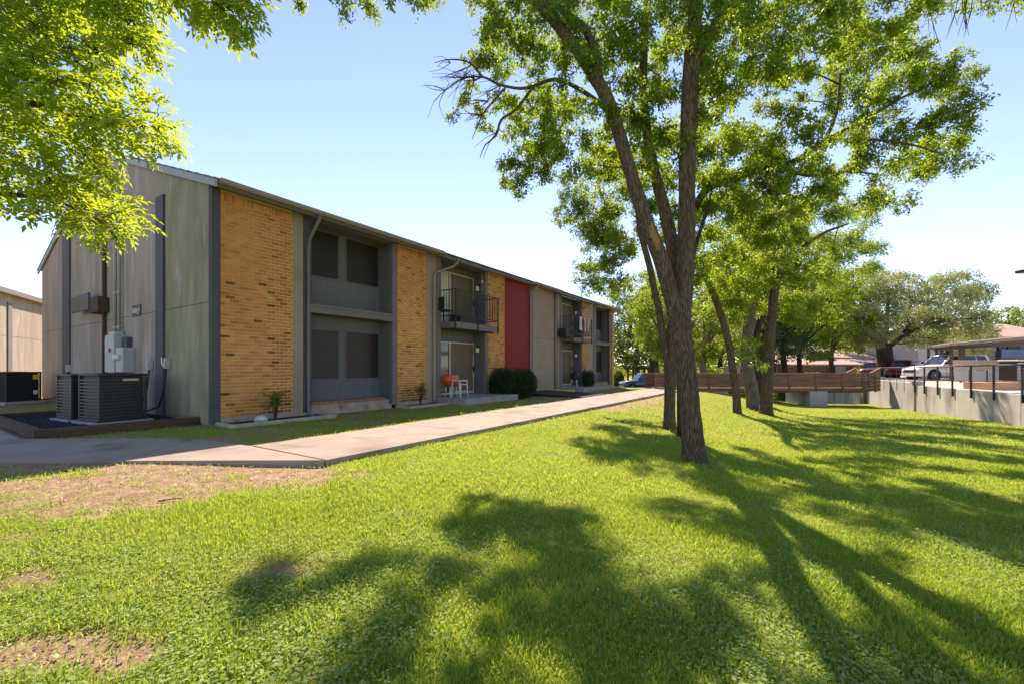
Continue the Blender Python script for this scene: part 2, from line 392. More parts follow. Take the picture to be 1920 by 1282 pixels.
for k, (pan, a, b_, z0, z1) in enumerate(BR):
    t = tone((a+b_)/2, (z0+z1)/2); w, h = round(b_-a, 2), round(z1-z0, 2)
    if k < 300:
        key = (round(b_-a, 3), round(z1-z0, 3), int(t*9.99), k % 2)
        if key not in cache: cache[key] = brick_mesh(b_-a, z1-z0, t, k)
        o = bpy.data.objects.new('brick', cache[key]); COL.objects.link(o); o.parent = pan
        q = np.array(F((a+b_)/2, -.004+random.uniform(-.0015, .0025), (z0+z1)/2))-ORG[pan]
        o.location = tuple(q); o.rotation_euler = (random.gauss(0, .003), random.gauss(0, .003), ang+math.pi+random.gauss(0, .003))
    else: rest.setdefault(pan, []).append((a, b_, z0, z1, t))
for pan, L_ in rest.items():
    v = []; q = []; tn = []
    for a, b_, z0, z1, t in L_:
        e = .009+random.uniform(-.0015, .0025); c = .003; n = len(v)
        for (aa, pp, zz) in ((a, -.002, z0), (b_, -.002, z0), (b_, -.002, z1), (a, -.002, z1), (a+c, e, z0+c), (b_-c, e, z0+c), (b_-c, e, z1-c), (a+c, e, z1-c)):
            v.append(np.array(F(aa, pp, zz))-ORG[pan]); tn.append(np.clip(t+random.gauss(0, .04), 0, 1))
        q += [[n+4, n+5, n+6, n+7], [n, n+1, n+5, n+4], [n+1, n+2, n+6, n+5], [n+2, n+3, n+7, n+6], [n+3, n, n+4, n+7]]
    o = link('brickwork', fast_mesh('brickwork', v, q, tn), M_brick, pan); o['kind'] = 'stuff'
# stucco and trim strips on the front
def strip(name, m, x0, x1, p1=.0, zb=.33, p0=-.12): return part(name, m, S(x0), S(x1), p0, p1, zb, ze)
part('corner_board', M_dark, -.172, -.003, -.14, .022, .26, ze-.02)
strip('stucco_panel', M_stuccoF, 548, 568.5, -.004); strip('trim_board', M_dark, 568.5, 583, .02)
strip('trim_board', M_trim, 735, 744, .02)
strip('stucco_panel', M_stuccoF, 799, 818.5, -.004); strip('trim_board', M_trim, 818.5, 826, .02)
strip('trim_board', M_trim, 908.5, 914, .02)
rp = part('red_panel', M_red, S(946), S(992), -.13, .012, .33, ze)
strip('trim_board', M_trim, 992, 998, .03)
strip('stucco_panel', M_stuccoF, 998, 1040, -.004); strip('trim_board', M_trim, 1040, 1044.5, .03)
strip('stucco_panel', M_stuccoF, 1044.5, 1049.5, -.004); strip('trim_board', M_trim, 1049.5, 1052.5, .025)
strip('trim_board', M_trim, 1089.5, 1092, .02)
strip('stucco_panel', M_stuccoF, 1101, 1112, -.004); strip('trim_board', M_trim, 1112, 1117, .02); strip('trim_board', M_dark, 1141.5, 1143.5, .02)
part('foundation', M_found, S(548), S(583), -.1, .02, zg-.25, .328); part('foundation', M_found, S(799), S(826), -.1, .02, zg-.25, .328)
part('foundation', M_found, S(946), S(1052.5), -.1, .02, zg-.25, .328); part('foundation', M_found, S(1101), S(1117), -.1, .02, zg-.25, .328)
part('foundation', M_found, -.15, -.002, -15.1, -.01, zg-.25, .255)
for x0, x1 in ((998, 1040),):                                       # control joint halfway up the stucco
    part('control_joint', M_dark, S(x0)+.01, S(x1)-.01, -.01, .0, 2.93, 2.945)
# end wall: gable of stucco sheets between battens
apz, apv = 8.12, 7.67
def gable_z(v): return ze+.06+(apz-ze-.06)*(1-abs(v-apv)/apv)
def end_sheet(name, m, v0, v1, s_out=-.172, zb=.26, z1=None):
    n = [(-v0, zb), (-v1, zb)]+([(-v1, gable_z(v1) if z1 is None else z1)])+([(-apv, apz)] if v0 < apv < v1 and z1 is None else [])+[(-v0, gable_z(v0) if z1 is None else z1)]
    mb = MB(F); mb.prism(n, 0, s_out, -.02); return mb.build(name, m, B)
vb = [V(310), V(296)]; vb2 = [V(133), V(120)]
def zj(v): return 2.92
def sheet_pair(m, v0, v1):
    end_sheet('stucco_sheet', m, v0, v1, z1=2.915); end_sheet('stucco_sheet', m, v0, v1, zb=2.93)
    end_sheet('joint_strip', M_dark, v0, v1, s_out=-.160, zb=2.914, z1=2.931)
sheet_pair(M_olive, .142, vb[0]); sheet_pair(M_stucco, vb[1], vb2[0]); sheet_pair(M_stucco, vb2[1], DEP)
end_sheet('batten', M_dark, vb[0], vb[1], s_out=-.225, zb=.26, z1=gable_z(vb[0])-.55); end_sheet('wall_strip', M_stucco, vb[0], vb[1], zb=gable_z(vb[0])-.55)
end_sheet('batten', M_dark, vb2[0], vb2[1], s_out=-.225, zb=.26, z1=gable_z(vb2[1])-.35); end_sheet('wall_strip', M_stucco, vb2[0], vb2[1], zb=gable_z(vb2[1])-.35)
part('rear_wall', M_stuccoF, -.15, s_end, -DEP, -DEP+.12, zg-.2, ze); part('far_end_wall', M_stucco, s_end, s_end+.1, -DEP, 0, zg-.2, ze+.02)
# roof: two slopes, rake boards, fascia, gutters
EO = .34; sl = (apz-ze)/apv; zr = ze+.10
def roof_z(v): return zr+(v+EO)*sl if v < apv else zr+(2*apv-v+EO)*sl
R_ = MB(F)
for va, vb_ in ((-EO, apv), (apv, 2*apv+EO)):
    za, zb_ = roof_z(va), roof_z(vb_)
    if va > 1: zb_ = zr
    R_.hexa([(-.26, -va, za-.03), (s_end+.55, -va, za-.03), (s_end+.55, -vb_, zb_-.03), (-.26, -vb_, zb_-.03), (-.26, -va, za), (s_end+.55, -va, za), (s_end+.55, -vb_, zb_), (-.26, -vb_, zb_)])
roof = R_.build('roof', M_shing, B)
for i, v in enumerate(np.arange(-EO, apv-.2, .145*3)):              # shingle courses that edge the roof seen from below
    zz = roof_z(v); MB(F).box(-.268, s_end+.56, -v-.012, -v+.006, zz-.006, zz+.008).build('shingle_course', M_shing, roof)
for sgn in (0, 1):
    mb = MB(F); va, vb_ = (-EO, apv) if not sgn else (2*apv+EO, apv)
    mb.hexa([(-.245, -va, roof_z(-EO)-.19), (-.20, -va, roof_z(-EO)-.19), (-.20, -vb_, roof_z(apv)-.22), (-.245, -vb_, roof_z(apv)-.22), (-.245, -va, roof_z(-EO)-.034), (-.20, -va, roof_z(-EO)-.034), (-.20, -vb_, roof_z(apv)-.034), (-.245, -vb_, roof_z(apv)-.034)])
    mb.build('rake_board', M_rake, roof)
part('fascia', M_trim, -.19, s_end+.5, .27, .30, ze-.06, zr-.035, roof)
part('soffit', M_wood, -.19, s_end+.5, -.10, .268, ze+.002, ze+.02, roof)
part('bay_soffit', M_slate, .0, s_end, -RE-.1, -.101, ze-.03, ze+.0, B)
def gutter(s0, s1):
    prof = [(.303, ze+.0), (.40, ze+.0), (.44, ze+.045), (.44, ze+.10), (.425, ze+.10), (.425, ze+.05), (.39, ze+.015), (.315, ze+.015), (.315, ze+.10), (.303, ze+.10)]
    mb = MB(F); mb.prism(prof, 0, s0, s1); return mb.build('gutter', M_gut, roof)
gutter(-.17, S(833, .4)); gutter(S(1003, .4), S(1056, .4)); gutter(S(1112, .4), s_end+.5)
def downspout(pts, m=M_gut, r=.038):
    mb = MB(F); mb.tube(pts, r, 8); return mb.build('downspout', m, B)
sd = S(578, .07)
downspout([(sd+.12, .37, ze), (sd+.12, .37, ze-.12), (sd+.02, .09, ze-.62), (sd, .075, ze-1.0), (sd, .075, .42), (sd+.02, .13, .27), (sd+.04, .30, .235)], M_trim, .045)
sd = S(814, .06)
downspout([(sd+.95, .37, ze+.02), (sd+.95, .34, ze-.1), (sd+.86, .2, ze-.26), (sd+.08, .07, ze-.60), (sd, .065, ze-.75), (sd, .065, .40), (sd, .12, .28)])
sd = S(994.5, .06)
downspout([(sd+.25, .37, ze+.02), (sd+.22, .3, ze-.1), (sd, .07, ze-.4), (sd, .07, .4), (sd, .14, .28)])
sd = S(1042, .07); downspout([(sd, .07, ze), (sd, .07, .28)])
sd = S(1096, .3); downspout([(S(1111, .3), .35, ze+.02), (S(1110, .3), .33, ze-.12), (S(1092, .06), .06, ze-.5)])
sd = S(1146.5, .06); downspout([(sd+.1, .36, ze), (sd, .08, ze-.35), (sd, .08, .3)])
# bays
def window(s0, s1, z0, z1, p):
    w = part('window', M_slate, s0-.05, s1+.05, p-.001, p+.018, z0-.05, z1+.05)
    part('screen', M_screen, s0, s1, p+.019, p+.026, z0, z1, w)
    mb = MB(F)
    for a, b_, c, d in ((s0-.012, s1+.012, z0-.012, z0), (s0-.012, s1+.012, z1, z1+.012), (s0-.012, s0, z0, z1), (s1, s1+.012, z0, z1)): mb.box(a, b_, p+.0185, p+.03, c, d)
    mb.build('frame', M_black, w); part('sash_rail', M_black, s0, s1, p+.0265, p+.030, (z0+z1)/2-.012, (z0+z1)/2+.012, w)
    return w
def bay_shell(s0, s1):
    part('back_wall', M_slate, s0, s1, -RE-.1, -RE, .36, ze-.031)
    part('return_wall', M_slate, s1, s1+.06, -RE, -.121, .36, ze-.031); part('return_wall', M_slate, s0-.06, s0, -RE, -.121, .36, ze-.031)
def window_bay(x0, x1, wins):
    s0, s1 = S(x0), S(x1); bay_shell(s0+.001, s1-.001); p = -RE
    for a, b_ in wins: window(s0+a, s0+b_, 4.06, 5.30, p); window(s0+a, s0+b_, 1.19, 2.53, p)
    lg = part('floor_ledge', M_trim, s0-.05, s1-.01, -RE, .035, 2.93, 3.15, bevel=.006); part('drip_edge', M_trim, s0-.05, s1-.01, .0355, .06, 3.10, 3.158, lg)
    n = int((s1-s0-.1)/.205)
    sb = part('sill_base', M_found, s0, s1-.05, -RE, -.06, zg-.25, .50)
    for i in range(n): MB(F).box(s0+.03+i*.205, s0+.03+i*.205+.195, -.30, -.02, .505, .575).build('sill_brick', M_sill, sb, bevel=.005)
    part('foundation', M_found, s0-.0, s1, -.05, -.01, zg-.25, .36)
window_bay(583, 735, ((.07, 1.19), (1.50, 2.64)))
window_bay(1117, 1141.5, ((.1, 1.25), (1.5, 2.5)))
def slider(s0, s1, z0, z1, p, light):
    w = part('sliding_door', M_dark, s0-.03, s1+.03, p-.001, p+.012, z0, z1+.03); m_ = s0+(s1-s0)*.42
    mb = MB(F); t = .045
    for a, b_ in ((s0, m_), (m_-.02, s1)):
        mb.box(a, a+t, p+.013, p+.06, z0, z1); mb.box(b_-t, b_, p+.013, p+.058, z0, z1); mb.box(a+t, b_-t, p+.013, p+.057, z1-t, z1); mb.box(a+t, b_-t, p+.013, p+.0575, z0, z0+.07)
    mb.build('frame', M_alu, w)
    part('pane', M_glass, s0+t, m_-t, p+.0185, p+.024, z0+.07, z1-t, w)
    if light:
        n = 7
        for i in range(n):
            a = s0+t+.01+(m_-s0-2*t-.02)*i/n; MB(F).box(a, a+(m_-s0-2*t)/n*.86, p+.025, p+.029, z0+.08, z1-t-.005).build('blind_slat', M_blind, w)
    else:
        part('blind_slat', M_blind, s0+.33, s0+.41, p+.025, p+.029, z0+.08, z1-t-.005, w)
    part('screen_panel', mat('door_screen', (.13, .095, .065), (.155, .115, .08), scale=2, rough=.7), m_-.02+t, s1-t, p+.025, p+.032, z0+.07, z1-t, w)
    part('handle', M_black, s1-t-.02, s1-t+.02, p+.061, p+.09, z0+.85, z0+1.1, w)
def lamp(s, p, z):
    g = part('wall_lamp', M_black, s-.03, s, p-.06, p+.06, z-.02, z+.16); MB(F).box(s-.16, s-.031, p-.055, p+.055, z-.10, z+.09).build('lamp_shade', M_lamp, g, .015)
def balcony(s0, s1, pr):
    zd0, zd1, zt = 2.88, 3.10, 4.24
    bal = part('balcony', M_trim, s0+.002, s1-.03, -RE+.002, pr-.04, zd1-.05, zd1-.002)
    part('rim_board', M_trim, s0, s1, pr-.04, pr, zd0, zd1, bal); part('rim_board', M_trim, s0, s0+.04, .025, pr-.041, zd0, zd1, bal); part('rim_board', M_trim, s1-.04, s1, .025, pr-.041, zd0, zd1, bal)
    for a in np.arange(s0+.3, s1-.1, .4): part('joist', M_wood, a, a+.04, -RE+.002, pr-.042, zd0+.02, zd1-.052, bal)
    post = [(s0+.02, pr+.02), ((s0+s1)/2, pr+.02), (s1-.02, pr+.02)]
    for a, b_ in post: part('rail_post', M_black, a-.02, a+.02, b_-.018, b_+.02, zd0-.06, zt, bal)
    for a in (post[0][0], post[2][0]):
        for z in (zd0+.05, zd0+.15): MB(F).box(a-.05, a+.05, pr+.002, pr+.012, z-.012, z+.012).build('bracket', M_black, bal)
    for z in (3.32, zt):
        MB(F).box(s0, s1, pr+.005, pr+.035, z-.018, z+.012).build('rail', M_black, bal)
        for a in (s0+.02, s1-.02): MB(F).box(a-.015, a+.015, .03, pr+.004, z-.018, z+.012).build('rail', M_black, bal)
    n = int((s1-s0)/.125)
    for i in range(1, n): MB(F).box(s0+(s1-s0)*i/n-.007, s0+(s1-s0)*i/n+.007, pr+.013, pr+.027, 3.32, zt-.018).build('baluster', M_black, bal)
    for a in (s0+.02, s1-.02):
        for k in range(1, 5): MB(F).box(a-.007, a+.007, .03+(pr-.03)*k/5-.007, .03+(pr-.03)*k/5+.007, 3.332, zt-.018).build('baluster', M_black, bal)
def balcony_bay(x0, x1, pr, xd, light_low):
    s0, s1 = S(x0), S(x1); bay_shell(s0+.001, s1-.001); d1 = S(xd, -RE)
    slider(s0+.05, d1, 3.14, 5.16, -RE, True); slider(s0+.05, d1, .46, 2.48, -RE, light_low)
    balcony(s0, s1, pr); lamp(s1-.001, -.30, 4.72); lamp(s1-.001, -.30, 2.2)
    part('patio_slab', M_concg, s0+.003, s1-.003, -RE, -.004, zg-.2, .43)
balcony_bay(826, 908.5, .67, 886.5, False); balcony_bay(1052.5, 1089.5, .67, 1072, True)
# ------------------------------------------------------------------ things at the building
M_acdark = mat('condenser_charcoal', (.020, .019, .018), (.032, .030, .027), scale=8, rough=.55)
M_actan = mat('condenser_louver', (.030, .028, .024), (.045, .042, .035), scale=8, rough=.5)
M_pad = mat('equipment_pad', (.30, .28, .25), (.40, .38, .34), scale=6, rough=.9, bump=.3, bscale=80)
M_yel = mat('yellow_sticker', (.75, .55, .02), rough=.6); M_whi = mat('white_sticker', (.7, .7, .68), rough=.6)
M_badge = mat('badge_copper', (.55, .25, .16), rough=.45)
M_galv = mat('meter_box_grey', (.34, .35, .33), (.42, .43, .40), scale=5, rough=.55)
M_pipe = mat('conduit_grey', (.33, .31, .27), (.40, .38, .33), scale=5, rough=.55)
M_timber = mat('dark_timber', (.055, .032, .02), (.10, .06, .038), scale=5, rough=.9, bump=.5, bscale=60, stretch=(.3, .3, 3))
M_grav = mat('black_gravel', (.012, .012, .013), (.05, .05, .05), scale=30, rough=.9, bump=1, bscale=70, bdist=.03)
M_mulch = mat('black_mulch', (.010, .008, .007), (.03, .025, .02), scale=40, rough=.95, bump=1, bscale=90, bdist=.03)
def condenser(s, p, w, h, z, yaw, label, badge=False, sticker=False):
    c, n = math.cos(yaw), math.sin(yaw)
    def T(a, b_, zz): return F(s+a*c-b_*n, p+a*n+b_*c, zz)
    r = root('air_conditioner', F(s, p, z), label, 'air conditioner', 'condensers beside the buildings')
    MB(T).box(-w/2-.09, w/2+.09, -w/2-.09, w/2+.09, z-.05, z+.07).build('pad', M_pad, r, .012)
    z += .072; e = w/2
    body = MB(T).box(-e+.05, e-.05, -e+.05, e-.05, z, z+h-.02).build('coil_core', M_acdark, r)
    MB(T).box(-e, e, -e, e, z, z+.07).build('base_pan', M_acdark, r, .01)
    top = MB(T).box(-e-.008, e+.008, -e-.008, e+.008, z+h-.05, z+h).build('top_cover', M_acdark, r, .015)
    g = MB(T); q = T(0, 0, z+h)
    for k in range(6): g.lathe((0, 0, z+h+.008+.0), [(.06+.05*k, 0), (.064+.05*k, .004), (.068+.05*k, 0)], 20)
    g.build('fan_grille', M_black, top)
    for a in (-1, 1):
        for b_ in (-1, 1): MB(T).box(a*e-.045*(a > 0)-.0, a*e+.045*(a < 0), b_*e-.045*(b_ > 0), b_*e+.045*(b_ < 0), z+.071, z+h-.051).build('corner_post', M_actan, r, .008)
    ns = 12
    for i in range(ns):
        z0 = z+.09+(h-.17)*i/ns; z1 = z0+.030
        for side in range(4):
            mb = MB(T); a0, a1 = -e+.046, e-.046
            if side == 0: q = [(a0, e-.028), (a1, e-.028), (a1, e-.005), (a0, e-.005)]
            if side == 1: q = [(a0, -e+.005), (a1, -e+.005), (a1, -e+.028), (a0, -e+.028)]
            if side == 2: q = [(-e+.005, a0), (-e+.028, a0), (-e+.028, a1), (-e+.005, a1)]
            if side == 3: q = [(e-.028, a0), (e-.005, a0), (e-.005, a1), (e-.028, a1)]
            mb.hexa([(x, y, z0) for x, y in q]+[(x, y, z1) for x, y in q]); mb.build('louver', M_actan, r)
    if badge:
        bd = MB(T).box(e-.46, e-.16, e+.001, e+.006, z+h-.16, z+h-.105).build('badge', M_badge, r, .002)
        MB(T).box(e-.43, e-.19, e+.0065, e+.009, z+h-.142, z+h-.123).build('badge_strip', M_whi, bd)
    if sticker:
        MB(T).box(e-.26, e-.09, e+.001, e+.004, z+h-.27, z+h-.10).build('energy_sticker', M_yel, r); MB(T).box(e-.24, e-.12, e+.001, e+.004, z+.22, z+.37).build('rating_sticker', M_whi, r)
    return r
zb = .27
condenser(-1.28, -2.02, .86, 1.02, zb, math.radians(-9), 'charcoal air conditioner with a copper badge on its louvred front, on black gravel', badge=True)
condenser(-1.45, -3.2, .80, 1.0, zb, math.radians(-6), 'charcoal air conditioner on the gravel bed with louvred side, tucked behind the badged one')
condenser(-1.35, -12.4, .98, 1.02, .25, math.radians(-24), 'charcoal air conditioner with yellow sticker standing past the gravel bed', sticker=True)
condenser(-2.55, -13.0, .98, 1.02, .25, math.radians(-24), 'charcoal air conditioner half out of view beside the one with the yellow sticker')
# timber framed gravel bed
gb = root('gravel_bed', F(-1.4, -2.7, .2), 'timber edged bed of black gravel under the pair of air conditioners', 'gravel bed')
for a in ((-2.72, -.20, -.68, -.53), (-2.72, -2.57, -5.3, -.685), (-2.56, -.30, -5.3, -5.16)): MB(F).box(a[0], a[1], a[2], a[3], .1, .395).build('timber', M_timber, gb, .015)
o = MB(F).box(-2.565, -.24, -5.15, -.69, .1, .30).build('gravel_base', M_grav, gb)
v = []; q = []
for i in range(5200):
    a, b_ = random.uniform(-2.55, -.25), random.uniform(-5.1, -.7); c = np.array(F(a, b_, .30)); r_ = random.uniform(.008, .02); n = len(v)
    for d in ((1, 0, 0), (0, 1, 0), (-1, 0, 0), (0, -1, 0), (0, 0, 1)): v.append(c-ORG[gb]+np.array(d)*r_*random.uniform(.6, 1.2)+np.random.normal(0, .002, 3))
    q += [[n, n+1, n+4], [n+1, n+2, n+4], [n+2, n+3, n+4], [n+3, n, n+4]]
o = link('gravel', fast_mesh('gravel', v, q), M_grav, gb); o['kind'] = 'stuff'
# electrical equipment on the end wall
EP = -.175
def E(v, q, z): return F(EP-q, -v, z)                                # v along the end wall, q out of it
def ev(px): return V(px, EP)
def ez(py, v): return CZ+(HY-py)/FPX*E(v, 0, 0)[1]
def ebox(name, m, x0, x1, y0, y1, d, parent=None, q0=0.0, bevel=0):
    v0, v1 = ev(x1), ev(x0); vm = (v0+v1)/2
    return MB(E).box(v0, v1, q0, q0+d, ez(y1, vm), ez(y0, vm)).build(name, m, parent, bevel)
vm = ev(233)
ec = root('meter_cabinet', E(vm, 0, .25), 'pale grey electrical cabinets with round meter and red switch lever', 'electrical cabinet')
ebox('cabinet', M_galv, 213, 220, 632, 697, .20, ec, 0, .006); cb = ebox('cabinet', M_galv, 221, 238, 629, 697, .28, ec, 0, .008); ebox('cabinet_cap', M_galv, 222, 234, 623, 628.5, .2, ec, .02)
c2 = ebox('cabinet', M_galv, 239.5, 253, 652, 697, .26, ec, 0, .008); ebox('upper_box', M_dark, 238.5, 248, 632, 651.5, .12, ec)
MB(E).lathe((ev(246), .26, ez(670, ev(246))), [(.085, 0), (.085, .06), (.07, .12), (.03, .14)], 16, ax=-np.array([*DV, 0])).build('meter', M_whi, ec)
mb = MB(E); v0 = ev(230); mb.tube([(v0, .29, ez(654, v0)), (v0-.16, .33, ez(660, v0))], .022, 6); mb.build('lever', mat('lever_red', (.5, .03, .02), rough=.5), ec)
for x in (223.5, 231): 
    v0 = ev(x); mb = MB(E); mb.tube([(v0, .09, ez(624, v0)), (v0, .09, 5.9), (v0, .09, 6.6)], .042, 10); cd = mb.build('conduit', M_pipe, ec)
    for zz in (2.6, 3.6, 4.8): MB(E).lathe((v0, .09, zz), [(.05, 0), (.055, .02), (.055, .06), (.05, .08)], 10).build('coupling', M_pipe, cd)
vm = ev(182)
ub = root('junction_box', E(vm, 0, 2.5), 'brown metal junction box with open lid on the stucco gable, cable pipe behind', 'junction box')
ebox('box', M_timber, 187, 205, 560, 588, .24, ub, .02, .006); ebox('lid', mat('box_brown', (.075, .066, .052), (.095, .083, .066), scale=3, rough=.6), 155, 189, 556, 586, .05, ub, .24, .004)
v0 = ev(200); mb = MB(E); mb.tube([(v0, .06, .3), (v0, .06, 5.4)], .05, 8); mb.build('cable_pipe', M_timber, ub)
mb = MB(E); mb.tube([(v0-.16, .05, .32), (v0-.15, .05, 1.5), (v0-.17, .05, 2.5)], .03, 6); mb.build('cable', mat('cable_rust', (.16, .06, .03), rough=.7), ub)
def disconnect(px, py, sgn, label):
    v0 = ev(px); z0 = ez(py, v0)
    d = root('disconnect_box', E(v0, 0, z0), label, 'switch box', 'grey switch boxes on the end wall')
    MB(E).box(v0-.07, v0+.07, 0, .10, z0-.13, z0+.13).build('box', M_galv, d, .008); MB(E).box(v0-.05, v0+.05, .101, .12, z0-.10, z0+.09).build('cover', M_pipe, d, .004)
    mb = MB(E); mb.tube([(v0, .07, z0-.13), (v0-.02, .12, z0-.6), (v0+.05, .2, .55), (v0+.5, .35, .40), (v0+.9, .5, .36)], .02, 8); mb.build('whip', M_black, d)
    if sgn: mb = MB(E); mb.tube([(v0+.08, .05, z0-.05), (v0+.26, .05, z0-.05), (v0+.33, .05, z0+.02), (v0+.33, .05, z0+.16)], .018, 8); mb.build('elbow_pipe', M_whi, d)
disconnect(286, 684, 0, 'grey switch box with black hose on the narrow taupe stucco left of the dark batten')
disconnect(318, 681, 1, 'grey switch box with black hose and bent white pipe on the olive stucco')
disconnect(132, 690, 0, 'small grey switch box far along the end wall beside the second batten')
v0, v1 = ev(265), ev(249); vm = (v0+v1)/2; z0, z1 = ez(593, vm), ez(572, vm)
sg = root('building_sign', E(vm, 0, (z0+z1)/2), 'small dark plaque reading Building 4 on the stucco gable', 'sign')
pl = MB(E).box(v0, v1, .002, .022, z0, z1).build('plaque', mat('plaque_dark', (.02, .018, .022), rough=.5), sg, .003)
me = text_mesh('Building 4', (v1-v0)*.215); lt = link('lettering', me, M_whi, sg); me.materials.clear(); me.materials.append(M_whi)
lt.location = tuple(np.array(E(vm, .026, (z0+z1)/2))-ORG[sg]); lt.rotation_euler = (math.pi/2, 0, math.atan2(-DV[1], -DV[0])+math.pi/2); lt.scale = (1, 1.5, 1)
# planting beds in front of the brick panels
M_kerb = mat('bed_kerb', (.30, .24, .18), (.44, .37, .29), scale=7, rough=.95, bump=.4, bscale=80)
def bed(s0, s1, p1, label):
    b_ = root('planting_bed', F((s0+s1)/2, .5, .2), label, 'planting bed')
    for a in ((s0, s1, p1-.09, p1), (s0, s0+.09, .035, p1-.091), (s1-.09, s1, .035, p1-.091)): MB(F).box(a[0], a[1], a[2], a[3], .05, .30).build('kerb', M_kerb, b_, .01)
    MB(F).box(s0+.091, s1-.091, .036, p1-.092, .05, .262).build('mulch', M_mulch, b_); return b_
bed(-.12, 2.35, .80, 'kerbed mulch bed with white rock below the brick panel by the corner')
bed(S(740)+.0, S(818)+.2, .70, 'kerbed mulch bed below the brick panel between the two bays')
def lump(name, c, r, m, label, cat, sq=.7, seed=1):
    bm = bmesh.new(); bmesh.ops.create_icosphere(bm, subdivisions=3, radius=1); rr = random.Random(seed); off = rr.uniform(0, 50)
    for v in bm.verts:
        k = 1+.35*(float(fbm(v.co.x*1.6+off, v.co.y*1.6+v.co.z*1.3+off, 3))-.5); v.co = Vector((v.co.x*k*r, v.co.y*k*r*.8, max(v.co.z*k*r*sq, -.3*r)))
    me = bpy.data.meshes.new(name); bm.to_mesh(me); bm.free(); o = link(name, me, m); o.location = tuple(c); tag(o, label, cat); return o
M_rock = mat('white_rock', (.36, .36, .36), (.58, .58, .57), scale=14, rough=.9, bump=.6, bscale=40)
lump('rock', F(S(489, .45), .45, .31), .14, M_rock, 'pale rock lying in the mulch below the corner brick panel', 'rock')
# patio slabs in front of the balcony bays
rooted('patio', MB(F).box(S(826)-.25, S(908.5)+.45, -.001, 1.35, -.05, .425), M_concg, F(8, .6, 0), 'raised concrete patio under the balcony with orange chest', 'patio', bevel=.012)
rooted('patio', MB(F).box(S(1052.5)-.1, S(1101)+.9, -.001, 1.35, -.05, .40), M_concg, F(16, .6, 0), 'raised concrete patio under the balcony hung with towels', 'patio', bevel=.012)
# orange clamshell and two white metal stools on the patio
M_or = mat('orange_plastic', (.62, .085, .012), (.70, .11, .02), scale=3, rough=.45); M_or2 = mat('orange_dark_plastic', (.40, .06, .015), rough=.5)  # second plastic: darker orange for the lower half of the clamshell
M_wst = mat('white_tube', (.62, .60, .55), (.72, .7, .65), scale=4, rough=.45)
s0 = S(846, .25); oc = root('clamshell_grill', F(s0, .25, .43), 'orange rounded clamshell grill on thin legs in front of the glass door', 'grill')
def shell(z0, z1, w0, w1, nm, m):
    mb = MB(F); rings = []
    for k in range(6):
        t = k/5; z = z0+(z1-z0)*t; w = w0+(w1-w0)*(t*t if z1 > z0 else t*t); d = .62*w
        ring = [(s0+math.copysign(abs(math.cos(a))**.5, math.cos(a))*w, .25+math.copysign(abs(math.sin(a))**.5, math.sin(a))*d, z) for a in np.linspace(0, 2*math.pi, 24, endpoint=False)]
        rings.append([mb.pt(q) for q in ring])
    for a, b_ in zip(rings, rings[1:]):
        for k in range(24): mb.f.append([a[k], a[(k+1) % 24], b_[(k+1) % 24], b_[k]]); mb.sm.append(True)
    mb.f.append(rings[0]); mb.f.append(rings[-1]); mb.sm += [False, False]; mb.build(nm, m, oc)
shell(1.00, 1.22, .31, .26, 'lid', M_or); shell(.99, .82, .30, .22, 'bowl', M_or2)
for a in (-.16, .16):
    for b_ in (-.09, .09): mb = MB(F); mb.tube([(s0+a, .25+b_, .86), (s0+a*1.2, .25+b_*1.3, .43)], .014, 6); mb.build('leg', M_wst, oc)
def stool(s, p, w, h, label):
    r = root('metal_stool', F(s, p, .43), label, 'stool', 'white metal stools on the patio')
    MB(F).box(s-w/2, s+w/2, p-w/2, p+w/2, .43+h-.03, .43+h).build('seat', M_wst, r, .01)
    for a in (-1, 1):
        for b_ in (-1, 1): mb = MB(F); mb.tube([(s+a*w*.42, p+b_*w*.42, .43+h-.03), (s+a*w*.5, p+b_*w*.5, .43)], .014, 6); mb.build('leg', M_wst, r)
    for a in (-1, 1): mb = MB(F); mb.tube([(s+a*w*.46, p-w*.46, .43+h*.4), (s+a*w*.46, p+w*.46, .43+h*.4)], .009, 6); mb.build('stretcher', M_wst, r)
stool(S(862, .75), .75, .42, .62, 'taller white metal stool on the patio beside the orange grill'); stool(S(858, .2)+.25, .12, .40, .45, 'lower white metal stool tucked behind the taller one')
# balcony furniture (first balcony)
s0 = S(838, .2); fc = root('patio_chair', F(s0, .1, 3.1), 'black chair standing behind the rails of the balcony over the orange grill', 'chair')
MB(F).box(s0-.25, s0+.25, -.2, .28, 3.50, 3.55).build('seat', M_black, fc, .01); MB(F).box(s0-.25, s0-.20, -.2, .28, 3.56, 3.98).build('backrest', M_black, fc, .01)
for a in (-.22, .22):
    for b_ in (-.17, .25): MB(F).box(s0+a-.015, s0+a+.015, b_-.015, b_+.015, 3.1, 3.5).build('leg', M_black, fc)
s0 = S(880, .2); fb = root('storage_bench', F(s0, 0, 3.1), 'low black bench along the rails of the balcony over the orange grill', 'bench')
MB(F).box(s0-.55, s0+.5, -.3, .2, 3.1, 3.42).build('chest', M_black, fb, .02); MB(F).box(s0-.57, s0+.52, -.32, .22, 3.425, 3.46).build('lid', M_black, fb, .01)
s0 = S(904, -.1); wc = root('wind_chime', F(s0, -.12, 4.2), 'small hanging chime by the trim of the upper balcony', 'ornament')
for k in range(4): mb = MB(F); mb.tube([(s0-.03+.02*k, -.1+.02*(k % 2), 4.95), (s0-.03+.02*k, -.1+.02*(k % 2), 4.45-.05*k)], .006, 5); mb.build('tube', M_pipe, wc)
MB(F).lathe((s0, -.1, 4.95), [(.05, 0), (.05, .02), (.01, .1), (.004, .44)], 10).build('cap', M_whi, wc)
